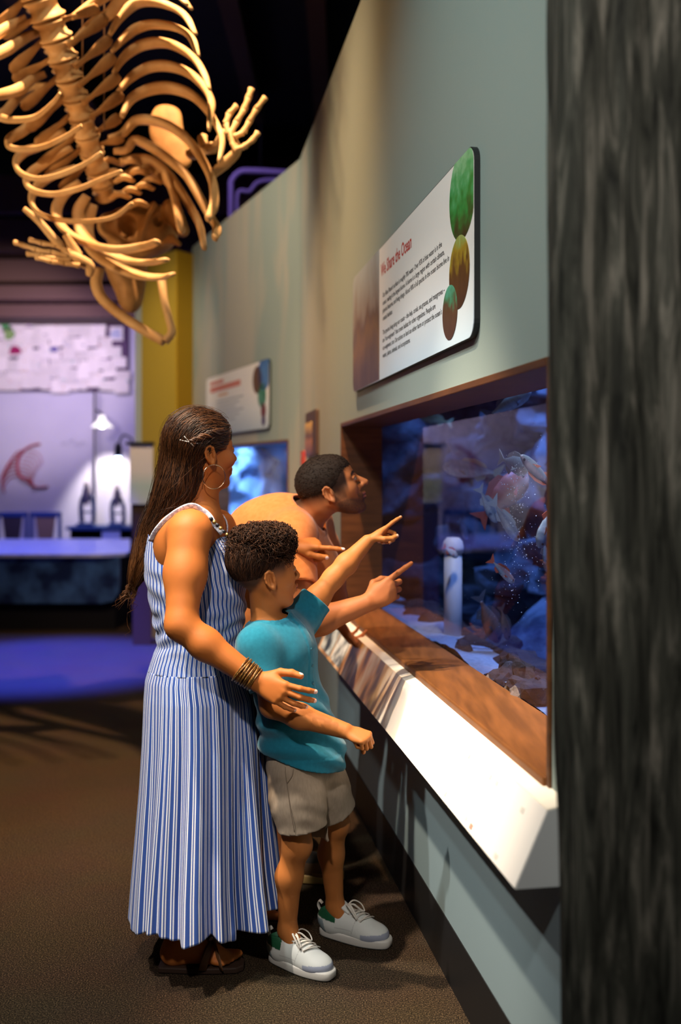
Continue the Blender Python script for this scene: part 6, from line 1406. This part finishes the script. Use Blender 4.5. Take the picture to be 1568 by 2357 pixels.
# ---------- man in the orange T-shirt
def man():
    root = empty('person', (-.2, 3.65, 0), 'man with short dark hair and beard in an orange shirt leaning towards the aquarium', 'person')
    B = SDF()
    hip = P(548, 1510, 3.68); wai = P(575, 1400, 3.66); che = P(640, 1275, 3.6); nb = P(700, 1195, 3.55); hd = P(762, 1122, 3.47)
    ax = nrm(che - hip); Lf = nrm(V(0.1, 1, 0) - ax * np.dot(V(.1, 1, 0), ax)); Fr = np.cross(Lf, ax); Rt = np.column_stack([Fr, Lf, ax])
    shR = P(672, 1232, 3.40); shL = P(712, 1200, 3.80); elR = P(690, 1445, 3.27); wrR = P(846, 1388, 3.27)
    elL = P(768, 1340, 3.93); wrL = P(778, 1432, 4.05)
    B.ell(hip, (.12, .16, .13), Rt, .06); B.ell(wai, (.11, .15, .15), Rt, .06); B.ell(che, (.12, .17, .17), Rt, .06)
    B.cone(nb + nrm(nb - hd) * .02, hd + V(-.035, 0, -.055), .064, .056, .04)
    B.cone(nb - V(.03, 0, .03), shR, .07, .06, .05); B.cone(nb - V(.03, 0, .03), shL, .07, .06, .05)
    B.chain([shR, (shR + elR) / 2, elR], [.062, .054, .044], .03); B.chain([elR, elR * .68 + wrR * .32, wrR], [.045, .047, .030], .025)
    DR = nrm(P(905, 1352, 3.27) - wrR)
    nR, _ = add_hand(B, wrR, DR, (.1, .95, .3), (-.45, .25, 1), 1.06, [(-12, 3, 3), (58, 78, 40), (66, 82, 45), (72, 85, 48)], [(.5, .5, .55), (.8, 0, .6), (.8, -.4, .5)], (.06, 0, -.04, -.1))
    B.chain([shL, (shL + elL) / 2, elL], [.062, .052, .044], .03); B.chain([elL, elL * .66 + wrL * .34, wrL], [.044, .045, .03], .025)
    DL = nrm(P(815, 1490, 4.1) - wrL)
    nL, _ = add_hand(B, wrL, DL, (.6, .2, -.6), (.1, -1, .1), 1.0, [(15, 20, 10), (30, 35, 20), (45, 40, 20), (50, 45, 25)], [(.8, .5, .1), (.95, .3, .1), (1, .1, 0)])
    for s, kx, ax_, ad in ((-1, 640, 655, 3.62), (1, 650, 600, 3.82)):
        h = hip + V(.02, s * .09, -.04); an = P(ax_, 1095, ad) * V(1, 1, 0) + V(0, 0, .09); kn = V(h[0] * .5 + an[0] * .5 + .03, (h[1] + an[1]) / 2, .47)
        B.chain([h, (h + kn) / 2, kn], [.1, .085, .06], .04); B.chain([kn, kn * .6 + an * .4, an], [.058, .058, .038], .03); B.cone(an, an + V(.03, 0, -.04), .035, .03, .02)
    ht = math.radians(6); Rh = basis((math.cos(ht), math.sin(ht), .40)); HS = 1.04
    add_head(B, hd, Rh, HS, male=True)
    SK = (.40, .13, .042); DARK = (.016, .009, .006)
    def colf(v):
        c = np.tile(SK, (len(v), 1)); q = head_local(v, hd, Rh, HS); c *= (1 + .08 * fbm(v, 25, 2))[:, None]
        c = face_colours(c, q, SK, (.42, .12, .10), DARK, browth=1.15)
        x, y, z = q.T; inh = (np.abs(y) < .12) & (x > -.14) & (x < .14) & (z < .15) & (z > -.15)
        ear = (np.abs(y) > .0735) & (z < .03) & (x > -.045) & (x < .02)
        fade = sstep(-.055, .005, z) * sstep(.062, .052, x + .12 * np.maximum(.05 - z, 0) - .4 * np.maximum(.0, .0)) * (~ear)
        c = mixc(c, inh * fade * .96, DARK)
        # beard: jaw line, chin and moustache
        jaw = sstep(-.040, -.058, z + .35 * np.maximum(x - .03, 0) * (x < .07)) * sstep(-.02, .0, x) * sstep(-.125, -.11, z)
        lipz = (np.abs(z + .062) < .010) & (np.abs(y) < .02) & (x > .08)
        bd = np.maximum(jaw, sstep(.006, .003, np.abs(z + .047)) * (np.abs(y) < .026) * (x > .07) * .9) * ~lipz * ~ear
        side = sstep(.028, .018, np.abs(x - .012)) * sstep(.0, -.012, z) * sstep(-.06, -.045, z) * (np.abs(y) > .04) * .75
        c = mixc(c, inh * np.maximum(bd, side) * (.78 + .12 * fbm(v, 300, 1)), (.035, .017, .01))
        return c
    fine = [(*cube(hd, .145), .0024), (*cube(wrR + DR * .08, .115), .0022), (*cube(wrL + DL * .07, .1), .003)]
    body_obj('body', B, .0065, fine, colf, root)
    # cropped hair
    H = SDF(); w_ = lambda p: hd + Rh @ (np.array(p) * HS)
    H.ell(w_((-.016, 0, .034)), np.array((.0965, .0765, .0815)) * HS, Rh, .02); H.ell(w_((.03, 0, .05)), np.array((.052, .057, .045)) * HS, Rh, .025)
    H.ell(w_((.125, 0, -.012)), np.array((.068, .12, .072)) * HS, Rh, .006, 'c')
    for s in (1, -1): H.ell(w_((.035, s * .095, -.035)), np.array((.055, .05, .05)) * HS, Rh, .01, 'c')
    H.rbox(w_((0, 0, -.108)), np.array((.2, .2, .09)) * HS, .01, Rh, .02, 'c')
    lo, hi = H.bounds(); v, q = H.mesh(lo, hi, .004)
    def hcol(t, p): return np.array((.010, .006, .004)) * (1 - t[:, None]) + np.array((.045, .022, .012)) * t[:, None]
    hv = link_mesh('hair', v + vnormals(v, q) * (.001 * fbm(v, 150, 1))[:, None], q, M_HAIRS, root, True, hcol(np.full(len(v), .25), v))
    strands('hair_stubble', H, v[NR.choice(len(v), 3200)], lambda p: np.tile(Rh @ V(.6, 0, -.35), (len(p), 1)), 4, .0028, (-.0005, .001), .0008, M_HAIRS, hv, hcol, seed=8, jitter=.3, lift=.5)
    # T-shirt
    G = SDF(); G.ell(hip + ax * .06, (.145, .185, .12), Rt, .06); G.ell(wai, (.14, .18, .16), Rt, .07); G.ell(che + Fr * .01, (.15, .195, .18), Rt, .07)
    G.ell(P(606, 1245, 3.62), (.15, .19, .15), None, .07); G.ell(P(655, 1200, 3.6), (.11, .17, .10), None, .06)
    G.ell(che + Fr * .075 - V(-.03, 0, .05), (.12, .15, .15), Rt, .06)
    G.cone(nb - V(.04, 0, .045), shR, .085, .08, .06); G.cone(nb - V(.04, 0, .045), shL, .085, .08, .06)
    slR = shR * .40 + elR * .60; slL = shL * .35 + elL * .65
    cutR = sleeve(G, [shR, slR], [.08, .074], elR - shR, .04); cutL = sleeve(G, [shL, slL], [.08, .074], elL - shL, .04)
    nx = nrm(hd - nb)
    def neck(X, Y, Z):
        t = (X - nb[0]) * nx[0] + (Y - nb[1]) * nx[1] + (Z - nb[2]) * nx[2]; d2 = (X - nb[0]) ** 2 + (Y - nb[1]) ** 2 + (Z - nb[2]) ** 2
        return np.minimum(.078 - np.sqrt(np.maximum(d2 - t * t, 0)), t + .045)
    def disp(p):
        t = (p - nb) @ nx; rn = np.sqrt(np.maximum(((p - nb) ** 2).sum(1) - t * t, 0))
        return .005 * fbm(p * V(1, .7, 1), 9, 2, 3) + .003 * ((rn < .094) & (t > -.05))
    garment('shirt', G, .0055, mat('orange_jersey', (.72, .21, .05), .9, .1, noise=(60, 2, (.78, .25, .07), .2), sheen=.2), root, .012, [plane(hip + ax * .0, -ax), cutR, cutL, neck], disp)
    K = SDF(); K.ell(hip + V(0, 0, -.01), (.135, .175, .14), Rt, .06)
    for s, ax_, ad in ((-1, 655, 3.62), (1, 600, 3.82)):
        h = hip + V(.02, s * .09, -.04); an = P(ax_, 1095, ad) * V(1, 1, 0) + V(0, 0, .09); kn = V(h[0] * .5 + an[0] * .5 + .03, (h[1] + an[1]) / 2, .47)
        K.chain([h, (h + kn) / 2, kn + V(0, 0, -.02)], [.12, .108, .095], .04)
    garment('shorts', K, .007, mat('dark_shorts', (.018, .016, .018), .9, .1), root, .014, [plane((0, 0, .50), (0, 0, -1)), plane(hip + ax * .11, ax)], None)
    g = P(655, 1095, 3.62) * V(1, 1, 0); sneaker(root, g + V(-.075, .02, 0), math.radians(-8), .28, 'shoe', 'dark')
    g = P(600, 1095, 3.82) * V(1, 1, 0); sneaker(root, g + V(-.06, 0, 0), math.radians(2), .28, 'shoe', 'dark')
man()
